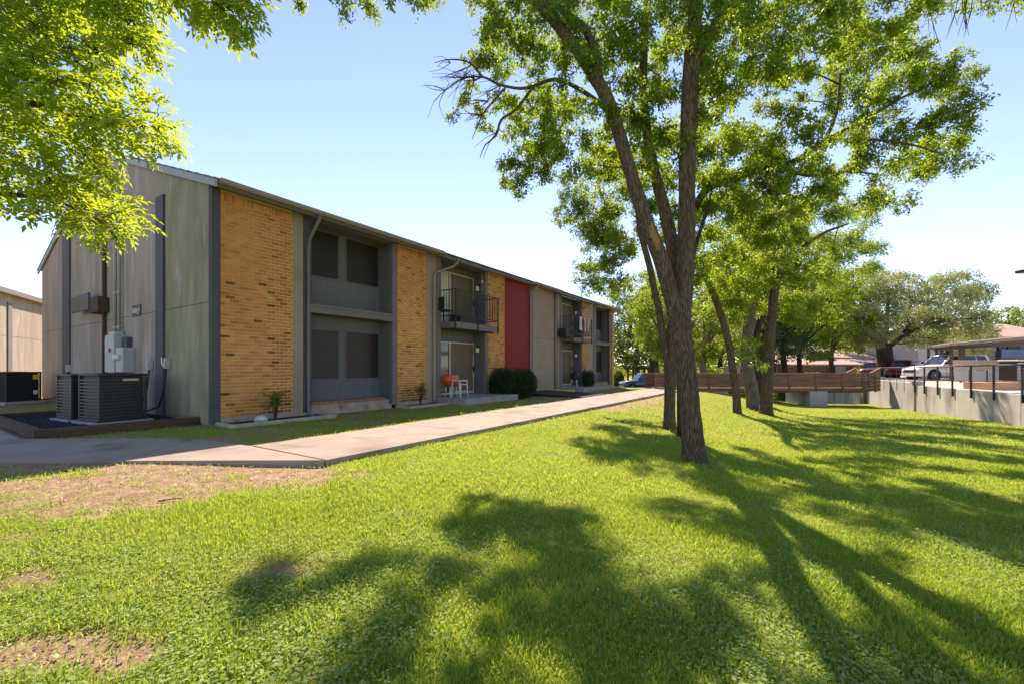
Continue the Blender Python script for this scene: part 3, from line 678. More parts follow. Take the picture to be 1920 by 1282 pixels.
# second balcony: black box, planter and towels
s0 = S(1062, .4); bb = rooted('storage_box', MB(F).box(s0-.35, s0+.25, .1, .55, 3.1, 3.55), M_black, F(s0, .3, 3.1), 'black box on the balcony hung with towels', 'box', bevel=.02)
def towel(s, cols, w, lab, k):
    r = root('towel', F(s, .72, 3.4), lab, 'towel')
    for j, c_ in enumerate(cols):
        mb = MB(F); a0 = s-w/2+w*j/len(cols); a1 = a0+w/len(cols); nr = 8
        for i in range(nr):
            def q(a, t): return (a+.05*t*math.sin(7*a+k), .735+.03*math.sin(a*22+k+3*t), 3.95+.31-t*(.75+.06*math.sin(9*a)))
            t0, t1 = i/nr, (i+1)/nr
            mb.poly([q(a0, t0), q(a1, t0), q(a1, t1), q(a0, t1)], True)
        o = mb.build('cloth', c_, r); sm = o.modifiers.new('thick', 'SOLIDIFY'); sm.thickness = .012
Tw = mat('towel_white', (.6, .52, .55), rough=.95); Tp = mat('towel_pink', (.62, .16, .2), rough=.95); Tt = mat('towel_teal', (.04, .26, .30), rough=.95); Ty = mat('towel_cream', (.55, .45, .25), rough=.95)
towel(S(1088.5, .72), [Tw], .42, 'white towel draped over the balcony rail', 1); towel(S(1096, .72), [Tp, Tw], .42, 'pink and white towel draped over the balcony rail', 2); towel(S(1102, .72), [Tt, Ty], .42, 'teal and cream towel draped over the balcony rail', 3)
# kettle grill
s0, p0 = S(1078, .35), .35; kg = root('kettle_grill', F(s0, p0, .40), 'black kettle grill on pale tripod legs by the far patio door', 'grill')
MB(F).lathe((s0, p0, .98), [(.02, -.2), (.16, -.17), (.26, -.08), (.30, .04)], 20).build('bowl', M_black, kg)
MB(F).lathe((s0, p0, 1.025), [(.305, 0), (.27, .10), (.16, .19), (.03, .23), (.02, .27)], 20).build('lid', M_black, kg)
for a in (0, 2.1, 4.2): mb = MB(F); mb.tube([(s0+.17*math.cos(a), p0+.17*math.sin(a), .84), (s0+.28*math.cos(a), p0+.28*math.sin(a), .40)], .015, 6); mb.build('leg', M_wst, kg)
# doormat ramp with yellow edge by the bush
rm = root('entry_ramp', F(S(1025, 1.6), 1.6, .22), 'black ramp mat with a yellow edge plate running from the red wall to the walk', 'ramp')
a0, a1 = S(1005, 1), S(1005, 1)+2.6
mb = MB(F); mb.hexa([(a0, .2, .1), (a1, .2, .1), (a1, 3.3, .1), (a0, 3.3, .1), (a0, .2, .36), (a1, .2, .36), (a1, 3.3, .262), (a0, 3.3, .262)]); mb.build('mat', M_grav, rm)
MB(F).box(a1+.005, a1+.14, .2, 1.6, .1, .40).build('edge_plate', M_yel, rm)
# twin building beyond the left end
nb_a = np.array([-28.05, 26.0]); nb_d = np.array([.495, -.869]); nb_n = np.array([.869, .495])     # d towards the camera, n out of the wall
NB = root('neighbour_building', (*nb_a, .1), 'taupe stucco apartment block with pale shingle roof past the end of the brick one', 'building')
def G(a, b_, z): q = nb_a+nb_d*a+nb_n*b_; return (q[0], q[1], z)
hz_ = CZ+118*26/810
MB(G).box(.35, 14, -.3, 0, -.2, hz_-2.2).build('stucco_wall', M_stucco, NB); MB(G).box(.35, 14, -.3, 0, hz_-2.185, hz_).build('stucco_wall', M_stucco, NB)
MB(G).box(0, .34, -.3, .02, -.2, hz_).build('corner_board', M_trim, NB); MB(G).box(4.1, 4.5, .001, .05, -.2, hz_-.5).build('batten', M_trim, NB)
MB(G).box(-.9, -.001, -.5, -.15, .6, hz_).build('brick_wall', mat('far_brick', (.42, .2, .06), (.52, .27, .1), scale=6, rough=.9), NB); MB(G).box(-.95, -.001, -.5, -.12, -.2, .599).build('foundation', M_found, NB)
mb = MB(G); mb.hexa([(-1.6, .3, hz_), (15, .3, hz_), (15, -8, hz_+3.0), (-1.6, -8, hz_+3.0), (-1.6, .3, hz_+.12), (15, .3, hz_+.12), (15, -8, hz_+3.12), (-1.6, -8, hz_+3.12)])
nr = mb.build('roof', mat('pale_shingle', (.44, .33, .26), (.54, .42, .34), scale=5, rough=.95, bump=.3, bscale=60), NB)
MB(G).box(-1.6, 15, .301, .33, hz_-.12, hz_+.13).build('fascia', M_trim, nr); MB(G).box(3.0, 4.2, -3.6, -3.3, hz_+1.35, hz_+1.6).build('roof_vent', M_dark, nr)
# ------------------------------------------------------------------ bridge
M_plank = mat('bridge_timber', (.15, .075, .038), (.26, .145, .08), scale=3.5, rough=.85, bump=.4, bscale=40, stretch=(.25, 1, 3), c3=(.10, .05, .028), s3=2.5, t3=(.5, .7))
M_cc = mat('cast_concrete', (.37, .35, .32), (.48, .455, .42), scale=2.4, rough=.92, bump=.3, bscale=60, c3=(.20, .18, .16), s3=1.2, stretch=(1, 1, .35))
YB = 25.4; k = FPX/YB
def bx(px): return (px-CX)/k
def bz(py): return CZ+(HY-py)/k
BG = root('footbridge', (bx(1430), YB+.8, bz(760)), 'brown plank footbridge with solid board sides crossing the grassy swale', 'bridge')
xl, xr = bx(1229), bx(1629); zt, zb0 = bz(700.5), bz(732.5)
for yy, front in ((YB, True), (YB+1.8, False)):
    posts = np.linspace(xl, xr, 9)
    for i, x in enumerate(posts): MB().box(x-.06, x+.06, yy-.07 if front else yy+.0, yy-.0 if front else yy+.07, zb0-.02, zt-.005).build('post', M_plank, BG, .008)
    for a, b_ in zip(posts, posts[1:]):
        for j in range(4):
            h = (zt-bz(724))/4; z0 = bz(724)+j*h; dx = random.uniform(-.01, .01)
            MB().box(a+.062, b_-.062, yy-.035+dx*.3, yy+.0+dx*.3, z0+.006, z0+h-.004+random.uniform(-.003, .003)).build('board', M_plank, BG, .004)
        MB().box(a+.062, b_-.062, yy-.045, yy+.01, zb0, bz(726.5)).build('edge_beam', M_plank, BG, .006)
    MB().box(xl-.05, xr+.05, yy-.075, yy+.05, zt-.003, zt+.035).build('cap_rail', M_plank, BG, .006)
for x in np.arange(xl, xr-.1, .155): MB().box(x+.004, x+.151, YB+.03, YB+1.78, zb0+.12, zb0+.165).build('deck_plank', M_plank, BG)
for y in (YB+.15, YB+.85, YB+1.5): MB().box(xl, xr, y, y+.12, zb0-.10, zb0+.115).build('girder', M_plank, BG)
def pier(x0, x1, y0, y1): MB().box(x0, x1, y0, y1, -1.4, zb0-.002).build('pier', M_cc, BG, .015)
pier(bx(1495)+.7, bx(1495)+1.75, YB-.05, YB+2.2); pier(bx(1338), bx(1338)+.9, YB+.1, YB+2.0)
# rising end of the bridge
x2 = bx(1650); dz = bz(689)-zt
for yy in (YB, YB+1.8):
    for j in range(6):
        h = (zt-zb0)/6; z0 = zb0+j*h; f0 = dz*j/6; f1 = dz*(j+1)/6
        mb = MB(); mb.hexa([(xr+.06, yy-.035, z0+.006), (x2, yy-.035, z0+f0+.006), (x2, yy, z0+f0+.006), (xr+.06, yy, z0+.006), (xr+.06, yy-.035, z0+h-.006), (x2, yy-.035, z0+h+f1-.006), (x2, yy, z0+h+f1-.006), (xr+.06, yy, z0+h-.006)]); mb.build('board', M_plank, BG)
    mb = MB(); mb.hexa([(xr+.05, yy-.07, zt+.036), (x2+.05, yy-.07, zt+dz+.0), (x2+.05, yy+.05, zt+dz), (xr+.05, yy+.05, zt+.036), (xr+.05, yy-.07, zt+.07), (x2+.05, yy-.07, zt+dz+.035), (x2+.05, yy+.05, zt+dz+.035), (xr+.05, yy+.05, zt+.07)]); mb.build('cap_rail', M_plank, BG)
for x in (bx(1617), xr+.35): MB().box(x-.05, x+.05, YB-.08, YB-.036, zb0-.05, zt+.02).build('post', M_plank, BG)
# ------------------------------------------------------------------ retaining wall, railing, car park
def wl_pt(t, off=0.0): q = WA+WD*t+np.array([WD[1], -WD[0]])*off; return q
def K(t, o, z): q = wl_pt(t, o); return (q[0], q[1], z)
t_mid = 8.15; t_end = 15.0
RW = root('retaining_wall', K(4, 0, -.7), 'long pale concrete retaining wall with streaked face beside the lawn', 'wall')
joints = [-9, -4.5, 0.2, 4.4, t_mid]
for a, b_ in zip(joints, joints[1:]): MB(K).box(a+.006, b_-.006, 0, .32, -1.6, .585+random.uniform(-.004, .004)).build('wall_section', M_cc, RW, .012)
MB(K).box(t_mid+.006, t_end, -.06, .32, -1.6, .72).build('wall_section', M_cc, RW, .012); MB(K).box(t_mid+.006, t_mid+.25, -.12, .4, .72, .80).build('wall_cap', M_cc, RW, .01)
MB(K).box(t_end+.01, t_end+.55, -.25, .5, -1.6, .66).build('wall_pier', mat('pier_brown', (.13, .09, .06), (.18, .13, .09), scale=3, rough=.9), RW, .01)
MB(K).box(t_end+.56, 46, -.05, .3, -2.2, .45).build('wall_section', M_cc, RW)
RL = root('guard_rail', K(4, .05, .6), 'thin black steel guard rail bolted along the retaining wall', 'railing')
def rz(t): return 1.585-.01*t
mb = MB(K); mb.tube([(t, -.03, rz(t)) for t in np.arange(-9, t_end+.1, 1.5)], .028, 6); mb.build('top_rail', M_black, RL)
mb = MB(K); mb.tube([(t, -.03, rz(t)-.62-.02*math.sin(t*1.7)) for t in np.arange(-9, t_end+.1, .75)], .011, 5); mb.build('cable', M_black, RL)
for px in (1660, 1671, 1684, 1698, 1717, 1735, 1760, 1788, 1823, 1866, 1920, 1990, 2080):
    r = (px-CX)/FPX; t = (r*WA[1]-WA[0])/(WD[0]-r*WD[1])
    if -9 < t < t_end: MB(K).box(t-.028, t+.028, -.065, -.012 if t < t_mid else -.062, rz(t)-1.28, rz(t)+.0).build('post', M_black, RL)
M_lot = mat('lot_concrete', (.44, .33, .26), (.54, .43, .35), scale=.8, rough=.92, bump=.2, bscale=40)
lot = MB(); c0 = K(-9.5, .321, 0); c1 = K(t_end+.5, .321, 0); c2 = K(50, .301, 0)
q = [(c0[0], c0[1]), (70, -6), (110, 90), (c2[0], c2[1]), (c1[0], c1[1])]
lot.prism(q, 2, -1.5, .50); o = lot.build('parking_lot', M_lot); tag(o, kind='structure')
LZ = .505
# low car park beyond the front walk
lo = MB(); lo.prism([(-30, 43), (21, 43), (21, 62), (-30, 62)], 2, -2.0, -.92); o = lo.build('street', mat('asphalt', (.055, .052, .05), (.08, .076, .072), scale=1, rough=.95, bump=.2, bscale=60)); tag(o, kind='structure')
# ------------------------------------------------------------------ cars
def paint(name, c): return mat(name, c, rough=.28, spec=.5, coat=.6)
M_tyre = mat('tyre', (.015, .015, .015), rough=.85); M_rim = mat('rim', (.30, .30, .31), rough=.35, metal=.8); M_chrome = mat('chrome', (.5, .5, .52), rough=.2, metal=.9)
M_cg = mat('car_glass', (.012, .02, .035), rough=.08, spec=.8); M_head = mat('headlight', (.7, .72, .75), rough=.15, spec=.7); M_tail = mat('tail_light', (.4, .01, .01), rough=.25); M_plast = mat('black_plastic', (.02, .02, .021), rough=.6)
def car(x, y, z, yaw, L, Wd, H, pm, label, hood=.30, belt=.60, rear='suv'):
    c, n = math.cos(yaw), math.sin(yaw)
    def T(a, b_, zz): return (x+a*c-b_*n, y+a*n+b_*c, z+zz)
    r = root('parked_car', (x, y, z), label, 'car', 'parked cars')
    hw = Wd/2; zb_ = .24*H/1.75; wr = .205*H; wx = (.315*L, -.29*L); zbelt = belt*H; zh = zbelt*.97
    # lower body lofted along its length
    st = [(-L/2, .42*H, .50*H, .80), (-L/2+.06, zb_+.1, zbelt*.96, .93), (-L/2+.35, zb_, zbelt, .985), (-.1*L, zb_-.02, zbelt, 1.0), (.16*L, zb_-.02, zbelt*.985, 1.0), (.20*L, zb_-.02, zh, .995), (.36*L, zb_, zh*.955, .98), (L/2-.18, zb_+.02, zh*.87, .93), (L/2-.04, zb_+.08, zh*.74, .84), (L/2, .33*H, zh*.60, .76)]
    mb = MB(T); rings = []
    for a, z0, z1, w in st:
        w *= hw; m_ = (z0+z1)/2
        rings.append([mb.pt((a, yy, zz)) for yy, zz in ((-w*.86, z0), (-w*.98, z0+.08), (-w, m_), (-w*.97, z1-.09), (-w*.90, z1-.015), (-w*.5, z1+.012), (0, z1+.018), (w*.5, z1+.012), (w*.90, z1-.015), (w*.97, z1-.09), (w, m_), (w*.98, z0+.08), (w*.86, z0))])
    for A, B_ in zip(rings, rings[1:]):
        for k_ in range(12): mb.f.append([A[k_], A[k_+1], B_[k_+1], B_[k_]]); mb.sm.append(True)
        mb.f.append([A[12], A[0], B_[0], B_[12]]); mb.sm.append(False)
    mb.f.append(rings[0]); mb.f.append(rings[-1][::-1]); mb.sm += [False, False]
    body = mb.build('body', pm, r)
    # cabin
    f0, f1 = .195*L, .065*L; b0, b1 = (-L/2+.10, -L/2+.40) if rear == 'suv' else (-.34*L, -.22*L)
    wb, wt = hw*.90, hw*.74; z0, z1 = zbelt-.03, H
    def cab(t, side):                                               # ring of the cabin at height t
        a_f = f0+(f1-f0)*t; a_b = b0+(b1-b0)*t; w = wb+(wt-wb)*t
        return a_f, a_b, w, z0+(z1-z0)*t
    mb = MB(T); rings = []
    for t in (0, .5, .9, .97, 1.0):
        a_f, a_b, w, zz = cab(t, 0); sh = 0 if t < .95 else (.06 if t < 1 else .22)
        rings.append([mb.pt(q) for q in ((a_f-sh, -w+sh*.5, zz), (a_f-sh*.3, -w*.4, zz), (a_f-sh*.3, w*.4, zz), (a_f-sh, w-sh*.5, zz), (a_b+sh, w-sh*.5, zz), (a_b+sh, -w+sh*.5, zz))])
    for A, B_ in zip(rings, rings[1:]):
        for k_ in range(6): mb.f.append([A[k_], A[(k_+1) % 6], B_[(k_+1) % 6], B_[k_]]); mb.sm.append(False)
    mb.f.append(rings[-1]); mb.sm.append(False); cabin = mb.build('cabin', pm, r)
    def wq(t, u): a_f, a_b, w, zz = cab(t, 0); return a_f+(a_b-a_f)*u, w, zz
    for sd_ in (-1, 1):
        for u0, u1 in ((.05, .36), (.39, .68), (.71, .95)):
            q = []
            for t, u in ((.12, u0), (.12, u1), (.86, u1 if u1 < .9 else u1-.02), (.86, u0 if u0 > .1 else u0+.01)):
                a, w, zz = wq(t, u); q.append((a, sd_*(w+.012), zz))
            mb = MB(T); mb.poly(q); o = mb.build('side_window', M_cg, r); s_ = o.modifiers.new('thick', 'SOLIDIFY'); s_.thickness = .008
        mb = MB(T); mb.hexa([(f0-.10, sd_*(wb+.0), z0+.12), (f0-.28, sd_*(wb), z0+.12), (f0-.28, sd_*(wb+.2), z0+.12), (f0-.10, sd_*(wb+.2), z0+.12), (f0-.10, sd_*wb, z0+.28), (f0-.26, sd_*wb, z0+.28), (f0-.26, sd_*(wb+.2), z0+.28), (f0-.12, sd_*(wb+.2), z0+.28)]); mb.build('mirror', M_plast, r, .02)
        MB(T).box(L/2-.34, L/2-.09, sd_*hw*.60, sd_*hw*.86, zh*.70, zh*.83).build('headlight', M_head, r, .02); MB(T).box(-L/2+.02, -L/2+.10, sd_*hw*.72, sd_*hw*.92, zbelt*.70, zbelt*.95).build('tail_light', M_tail, r, .01)
        for u in (.02*L, -.17*L): MB(T).box(u-.09, u+.09, sd_*(hw-.005)-.012, sd_*(hw-.005)+.012, zbelt*.86, zbelt*.895).build('door_handle', M_plast, r)
        for u in (.155*L, -.03*L, -.2*L): MB(T).box(u-.006, u+.006, sd_*hw-.006, sd_*hw+.002, zb_+.12, zbelt*.93).build('door_seam', M_plast, r)
        mb = MB(T); mb.tube([(wx[0]-wr*1.15, sd_*hw*.97, zb_), (wx[1]+wr*1.15, sd_*hw*.97, zb_)], .05, 6); mb.build('sill', M_plast, r)
        for a in wx:
            ax = np.array(T(0, sd_, 0))-np.array(T(0, 0, 0))
            MB(T).lathe((a, sd_*(hw-.10), wr), [(wr*1.18, 0), (wr*1.18, .102), (wr*1.0, .106)], 24, ax=ax).build('wheel_arch', M_plast, r)
            wh = MB(T).lathe((a, sd_*(hw-.20), wr), [(wr*.6, 0), (wr*.96, .01), (wr, .04), (wr, .19), (wr*.94, .225), (wr*.66, .232), (wr*.62, .21)], 24, ax=ax).build('wheel', M_tyre, r)
            rb = MB(T); rb.lathe((a, sd_*(hw-.20), wr), [(wr*.64, .19), (wr*.64, .214), (wr*.56, .222), (wr*.54, .20)], 20, ax=ax); rb.lathe((a, sd_*(hw-.20), wr), [(wr*.17, .19), (wr*.16, .235)], 12, ax=ax)
            rb.build('rim', M_rim, wh)
            for k_ in range(6):
                th = k_*math.pi/3; e0 = (a+math.cos(th)*wr*.12, sd_*(hw+.012), wr+math.sin(th)*wr*.12); e1 = (a+math.cos(th)*wr*.60, sd_*(hw+.008), wr+math.sin(th)*wr*.60)
                mb = MB(T); mb.tube([e0, e1], wr*.075, 5); mb.build('spoke', M_rim, wh)
    q = []
    for t, w_ in ((.08, -.86), (.08, .86), (.90, .84), (.90, -.84)): a, w, zz = wq(t, 0); q.append((a+.014, w*w_, zz+.006))
    mb = MB(T); mb.poly(q); o = mb.build('windscreen', M_cg, r); o.modifiers.new('thick', 'SOLIDIFY').thickness = .008
    q = []
    for t, w_ in ((.2, -.8), (.2, .8), (.85, .8), (.85, -.8)): a, w, zz = wq(t, 1); q.append((a-.014, w*w_, zz))
    mb = MB(T); mb.poly(q); o = mb.build('rear_window', M_cg, r); o.modifiers.new('thick', 'SOLIDIFY').thickness = .008
    MB(T).box(L/2-.10, L/2+.012, -hw*.52, hw*.52, zh*.52, zh*.70).build('grille', M_plast, r, .02); MB(T).box(L/2-.16, L/2+.03, -hw*.8, hw*.8, zb_+.10, zh*.43).build('bumper', M_plast if rear == 'x' else pm, r, .04)
    MB(T).box(-L/2-.03, -L/2+.14, -hw*.85, hw*.85, zb_+.08, zh*.5).build('bumper', pm, r, .04)
    return r
q = W(1782, 713, 33.0); car(q[0]+.15, 33.5, LZ, math.pi-.06, 5.3, 2.0, 1.95, paint('paint_white', (.72, .70, .66)), 'large white sport utility vehicle parked by the black carport posts')
q = W(1722, 712, 41.0); car(q[0], 42.5, LZ, math.pi+.55, 4.6, 1.85, 1.72, paint('paint_red', (.42, .018, .022)), 'red sport utility vehicle parked beyond the white one')
q = W(1664, 712, 47.0); car(q[0]-.4, 48.5, LZ, math.pi+.75, 4.6, 1.8, 1.55, paint('paint_maroon', (.16, .012, .03)), 'maroon car half hidden behind the end of the footbridge', rear='sedan')
q = W(1206, 724, 46.0); car(q[0], 46, -.915, math.pi+.12, 4.9, 1.95, 1.80, paint('paint_blue', (.045, .07, .13)), 'slate blue sport utility vehicle parked past the end of the walk')
q = W(1146, 724, 46.0); car(q[0]-.6, 51, -.915, math.pi+.15, 4.6, 1.85, 1.5, paint('paint_grey', (.07, .075, .08)), 'dark car showing just past the far corner of the brick building', rear='sedan')
# ------------------------------------------------------------------ carport and things on the lot
M_cp = mat('carport_brown', (.085, .072, .064), (.115, .10, .09), scale=2, rough=.7); M_cpt = mat('carport_top', (.36, .33, .31), (.44, .41, .39), scale=2, rough=.7)
CPt = root('carport', (*W(1800, 713, 31)[:2], LZ), 'brown flat roofed carport on slim dark posts over the white vehicle', 'carport')
zt_ = 3.16
rf = MB(); f = [W(1738, 0, 35.4)[:2], W(1780, 0, 30.6)[:2], W(1925, 0, 23.5)[:2], W(2060, 0, 19.5)[:2], np.array([34.0, 24.5]), np.array([38.0, 38.5])]
def cz(p_): return zt_
rf.prism([tuple(p_) for p_ in f], 2, zt_-.16, zt_); cr = rf.build('roof', M_cp, CPt)
g_ = MB(); g_.prism([tuple(p_) for p_ in f], 2, zt_+.004, zt_+.05); g_.build('roof_sheet', M_cpt, cr)
for px, Z, w in ((1784, 30.9, .07), (1803, 30.2, .12), (1741, 35.8, .06), (1756, 34.2, .05), (1940, 24, .07)):
    p_ = W(px, 700, Z); MB().box(p_[0]-w, p_[0]+w, Z-w, Z+w, LZ, zt_-.162).build('post', M_cp, CPt)
M_tanp = mat('tan_panel', (.48, .38, .28), (.56, .46, .35), scale=3, rough=.85, bump=.2, bscale=40)
sc = root('screen_wall', (*W(1835, 713, 28)[:2], LZ), 'low tan panel screen on short posts in front of the white vehicle', 'screen wall')
x0, x1 = W(1789, 700, 28)[0], W(1887, 700, 28)[0]
for i in range(6):
    u0 = x0+(x1-x0)*i/6; u1 = x0+(x1-x0)*(i+1)/6; MB().box(u0+.006, u1-.006, 28, 28.09, CZ-.18, CZ+.46).build('panel', M_tanp, sc, .006)
for i in range(7): u0 = x0+(x1-x0)*i/6; MB().box(u0-.04 if i else u0, u0+.04 if i < 6 else u0, 28.092, 28.18, LZ, CZ+.40).build('post', M_cp, sc)
for i in (1, 3, 5): u0 = x0+(x1-x0)*i/6; MB().box(u0-.5, u0+.40, 28.02, 28.07, LZ+.12, CZ-.20).build('lower_panel', mat('pale_panel', (.55, .5, .44), rough=.85), sc)
# condenser on a timber base by the railing
ax_ = W(1907, 705, 19.5); acr = root('air_conditioner', (ax_[0], 19.5, LZ), 'pale louvred air conditioner raised on a timber base by the guard rail', 'air conditioner', 'condensers beside the buildings')
w_ = .42; M_pl = mat('louver_pale', (.5, .5, .48), rough=.5)
MB().box(ax_[0]-1.6, ax_[0]+1.4, 18.95, 20.3, LZ-.01, LZ+.32).build('timber_base', mat('new_timber', (.45, .26, .14), (.55, .34, .2), scale=4, rough=.85, stretch=(.3, 1, 3), bump=.3, bscale=40), acr, .012)
MB().box(ax_[0]-w_-.05, ax_[0]+w_+.05, 19.05, 20.0, LZ+.325, LZ+.39).build('pad', M_pad, acr); MB().box(ax_[0]-w_+.05, ax_[0]+w_-.05, 19.15, 19.9, LZ+.395, LZ+1.25).build('coil_core', M_acdark, acr)
for i in range(12):
    z0 = LZ+.44+i*.064; MB().box(ax_[0]-w_, ax_[0]-.12, 19.10, 19.14, z0, z0+.03).build('louver', M_pl, acr); MB().box(ax_[0]+.12, ax_[0]+w_, 19.10, 19.14, z0, z0+.03).build('louver', M_pl, acr)
MB().box(ax_[0]-w_, ax_[0]+w_, 19.08, 19.95, LZ+1.255, LZ+1.33).build('top_cover', M_pl, acr, .03)
# ------------------------------------------------------------------ buildings beyond
M_rbr = mat('roof_pinkbrown', (.34, .235, .185), (.43, .31, .25), scale=1.2, rough=.95, bump=.2, bscale=20)
M_brn = mat('wall_brown', (.22, .165, .11), (.27, .205, .14), scale=2, rough=.9)
CHY = 58.0; ck = FPX/CHY
def cxp(px): return (px-CX)/ck
def czp(py): return CZ+(HY-py)/ck
CH = root('clubhouse', (cxp(1560), CHY, -.6), 'low brown clubhouse with wide pinkish roof and red doors beyond the footbridge', 'building')
xa, xb = cxp(1440), cxp(1715)
MB().box(xa, xb, CHY, CHY+12, -1.5, czp(684)).build('wall', M_brn, CH)
ro = MB(); ro.hexa([(xa-.6, CHY-1.6, czp(684.5)), (xb+.6, CHY-1.6, czp(684.5)), (xb-3, CHY+6, czp(665)), (xa+3, CHY+6, czp(665)), (xa-.6, CHY-1.6, czp(682.5)), (xb+.6, CHY-1.6, czp(682.5)), (xb-3, CHY+6, czp(662)), (xa+3, CHY+6, czp(662))]); rfc = ro.build('roof', M_rbr, CH)
mb = MB(); mb.prism([(cxp(1531), czp(671)), (cxp(1588), czp(671)), (cxp(1581), czp(657)), (cxp(1540), czp(657))], 1, CHY+2.2, CHY+5); mb.build('clerestory', mat('clerestory_grey', (.13, .115, .11), rough=.8), rfc)
mb = MB(); mb.hexa([(cxp(1583), CHY+2.5, czp(671)), (cxp(1715), CHY+2.5, czp(674)), (cxp(1700), CHY+11, czp(650)), (cxp(1580), CHY+11, czp(645)), (cxp(1583), CHY+2.5, czp(668)), (cxp(1715), CHY+2.5, czp(671)), (cxp(1690), CHY+11, czp(642)), (cxp(1578), CHY+11, czp(640))]); mb.build('upper_roof', M_rbr, rfc)
for x0, x1, m_ in ((1551, 1562, 'r'), (1594, 1611, 'r'), (1566, 1585, 'w'), (1447, 1454, 'd'), (1460, 1470, 'd'), (1622, 1634, 'b'), (1640, 1648, 'd')):
    d = MB().box(cxp(x0), cxp(x1), CHY-.06, CHY-.005, -.6, czp(686)).build('door' if m_ == 'r' else 'window', {'r': mat('door_red', (.42, .05, .025), rough=.6), 'w': mat('panel_pale', (.5, .5, .46), rough=.7), 'd': M_screen, 'b': M_brn}[m_], CH)
    MB().box(cxp(x0)-.08, cxp(x0)-.005, CHY-.08, CHY-.004, -.6, czp(686)).build('jamb', M_trim, d)
for px in (1548, 1587.5, 1615, 1660): MB().box(cxp(px)-.09, cxp(px)+.09, CHY-1.3, CHY-1.1, -1.5, czp(684.6)).build('porch_post', M_trim, CH)
RBY = 56.0; rk = FPX/RBY
def rxp(px): return (px-CX)/rk
def rzp(py): return CZ+(HY-py)/rk
RB = root('rear_apartment_building', (rxp(1830), RBY, .4), 'two storey block of grey stucco and orange brick with blue balconies behind the carport', 'building')
segs = [(1722, 1752, mat('stucco_pale', (.42, .39, .36), (.48, .45, .41), scale=1, rough=.9), 0), (1752, 1767, M_brn, .3), (1767, 1793, M_slate, .8), (1793, 1808, mat('stucco_pale', 0), 0), (1808, 1836, mat('far_brick2', (.46, .17, .06), (.54, .23, .1), scale=4, rough=.9), .1), (1836, 1868, M_brn, .1), (1868, 1990, mat('bay_blue', (.10, .14, .24), (.13, .17, .27), scale=1, rough=.8), .9)]
for x0, x1, m_, dp in segs: MB().box(rxp(x0)+.003, rxp(x1)-.003, RBY+dp, RBY+10, .3, rzp(633)).build('wall_bay', m_, RB)
for x0, x1, y0, y1 in ((1884, 1894, 636, 656), (1902, 1925, 640, 654), (1772, 1790, 640, 665), (1884, 1925, 672, 690)): MB().box(rxp(x0), rxp(x1), RBY+.70, RBY+.89, rzp(y1), rzp(y0)).build('window', M_screen, RB)
bl = MB().box(rxp(1870), rxp(1990), RBY-.5, RBY-.4, rzp(670), rzp(655)).build('balcony_front', mat('bay_blue', 0), RB); MB().box(rxp(1870), rxp(1990), RBY-.39, RBY+.895, rzp(672), rzp(669)).build('balcony_floor', M_trim, bl)
mb = MB(); mb.hexa([(rxp(1848), RBY-.8, rzp(634)), (rxp(2000), RBY-.8, rzp(634)), (rxp(2000), RBY+7, rzp(604)), (rxp(1872), RBY+7, rzp(604)), (rxp(1848), RBY-.8, rzp(632)), (rxp(2000), RBY-.8, rzp(632)), (rxp(2000), RBY+7, rzp(598)), (rxp(1876), RBY+7, rzp(598))]); mb.build('roof', M_rbr, RB)
MB().box(rxp(1720), rxp(1848), RBY-.5, RBY+10, rzp(632.8), rzp(630.5)).build('roof_slab', M_rbr, RB)
# pergola past the far corner
pg = root('pergola', (*W(1190, 700, 56)[:2], -.92), 'dark timber pergola standing behind the slate blue vehicle', 'pergola')
for px in (1166, 1187, 1208, 1228):
    p_ = W(px, 700, 56); 
    for dy in (0, 2.5): MB().box(p_[0]-.11, p_[0]+.11, 56+dy-.11, 56+dy+.11, -.92, W(0, 692, 56)[2]).build('post', M_timber, pg)
for dy in (0, 2.5): MB().box(W(1162, 0, 56)[0], W(1232, 0, 56)[0], 56+dy-.08, 56+dy+.08, W(0, 692, 56)[2]+.003, W(0, 687, 56)[2]).build('beam', M_timber, pg)
for px in np.arange(1163, 1232, 4.5): x_ = W(px, 0, 56)[0]; MB().box(x_-.04, x_+.04, 55.4, 59.1, W(0, 687, 56)[2]+.003, W(0, 687, 56)[2]+.15).build('rafter', M_timber, pg)
# lamp on the lot, mostly out of frame
lp = root('area_light', (*W(1935, 700, 24)[:2], LZ), 'dark parking lot lamp head on a tall pole at the edge of the car park', 'lamp')
p_ = W(1935, 512, 24); mb = MB(); mb.tube([(p_[0]+.35, 24, LZ), (p_[0]+.35, 24, p_[2]+.15)], .07, 10); mb.build('pole', M_black, lp); MB().box(p_[0]-.75, p_[0]+.2, 23.8, 24.2, p_[2]-.02, p_[2]+.16).build('lamp_head', M_black, lp, .04)
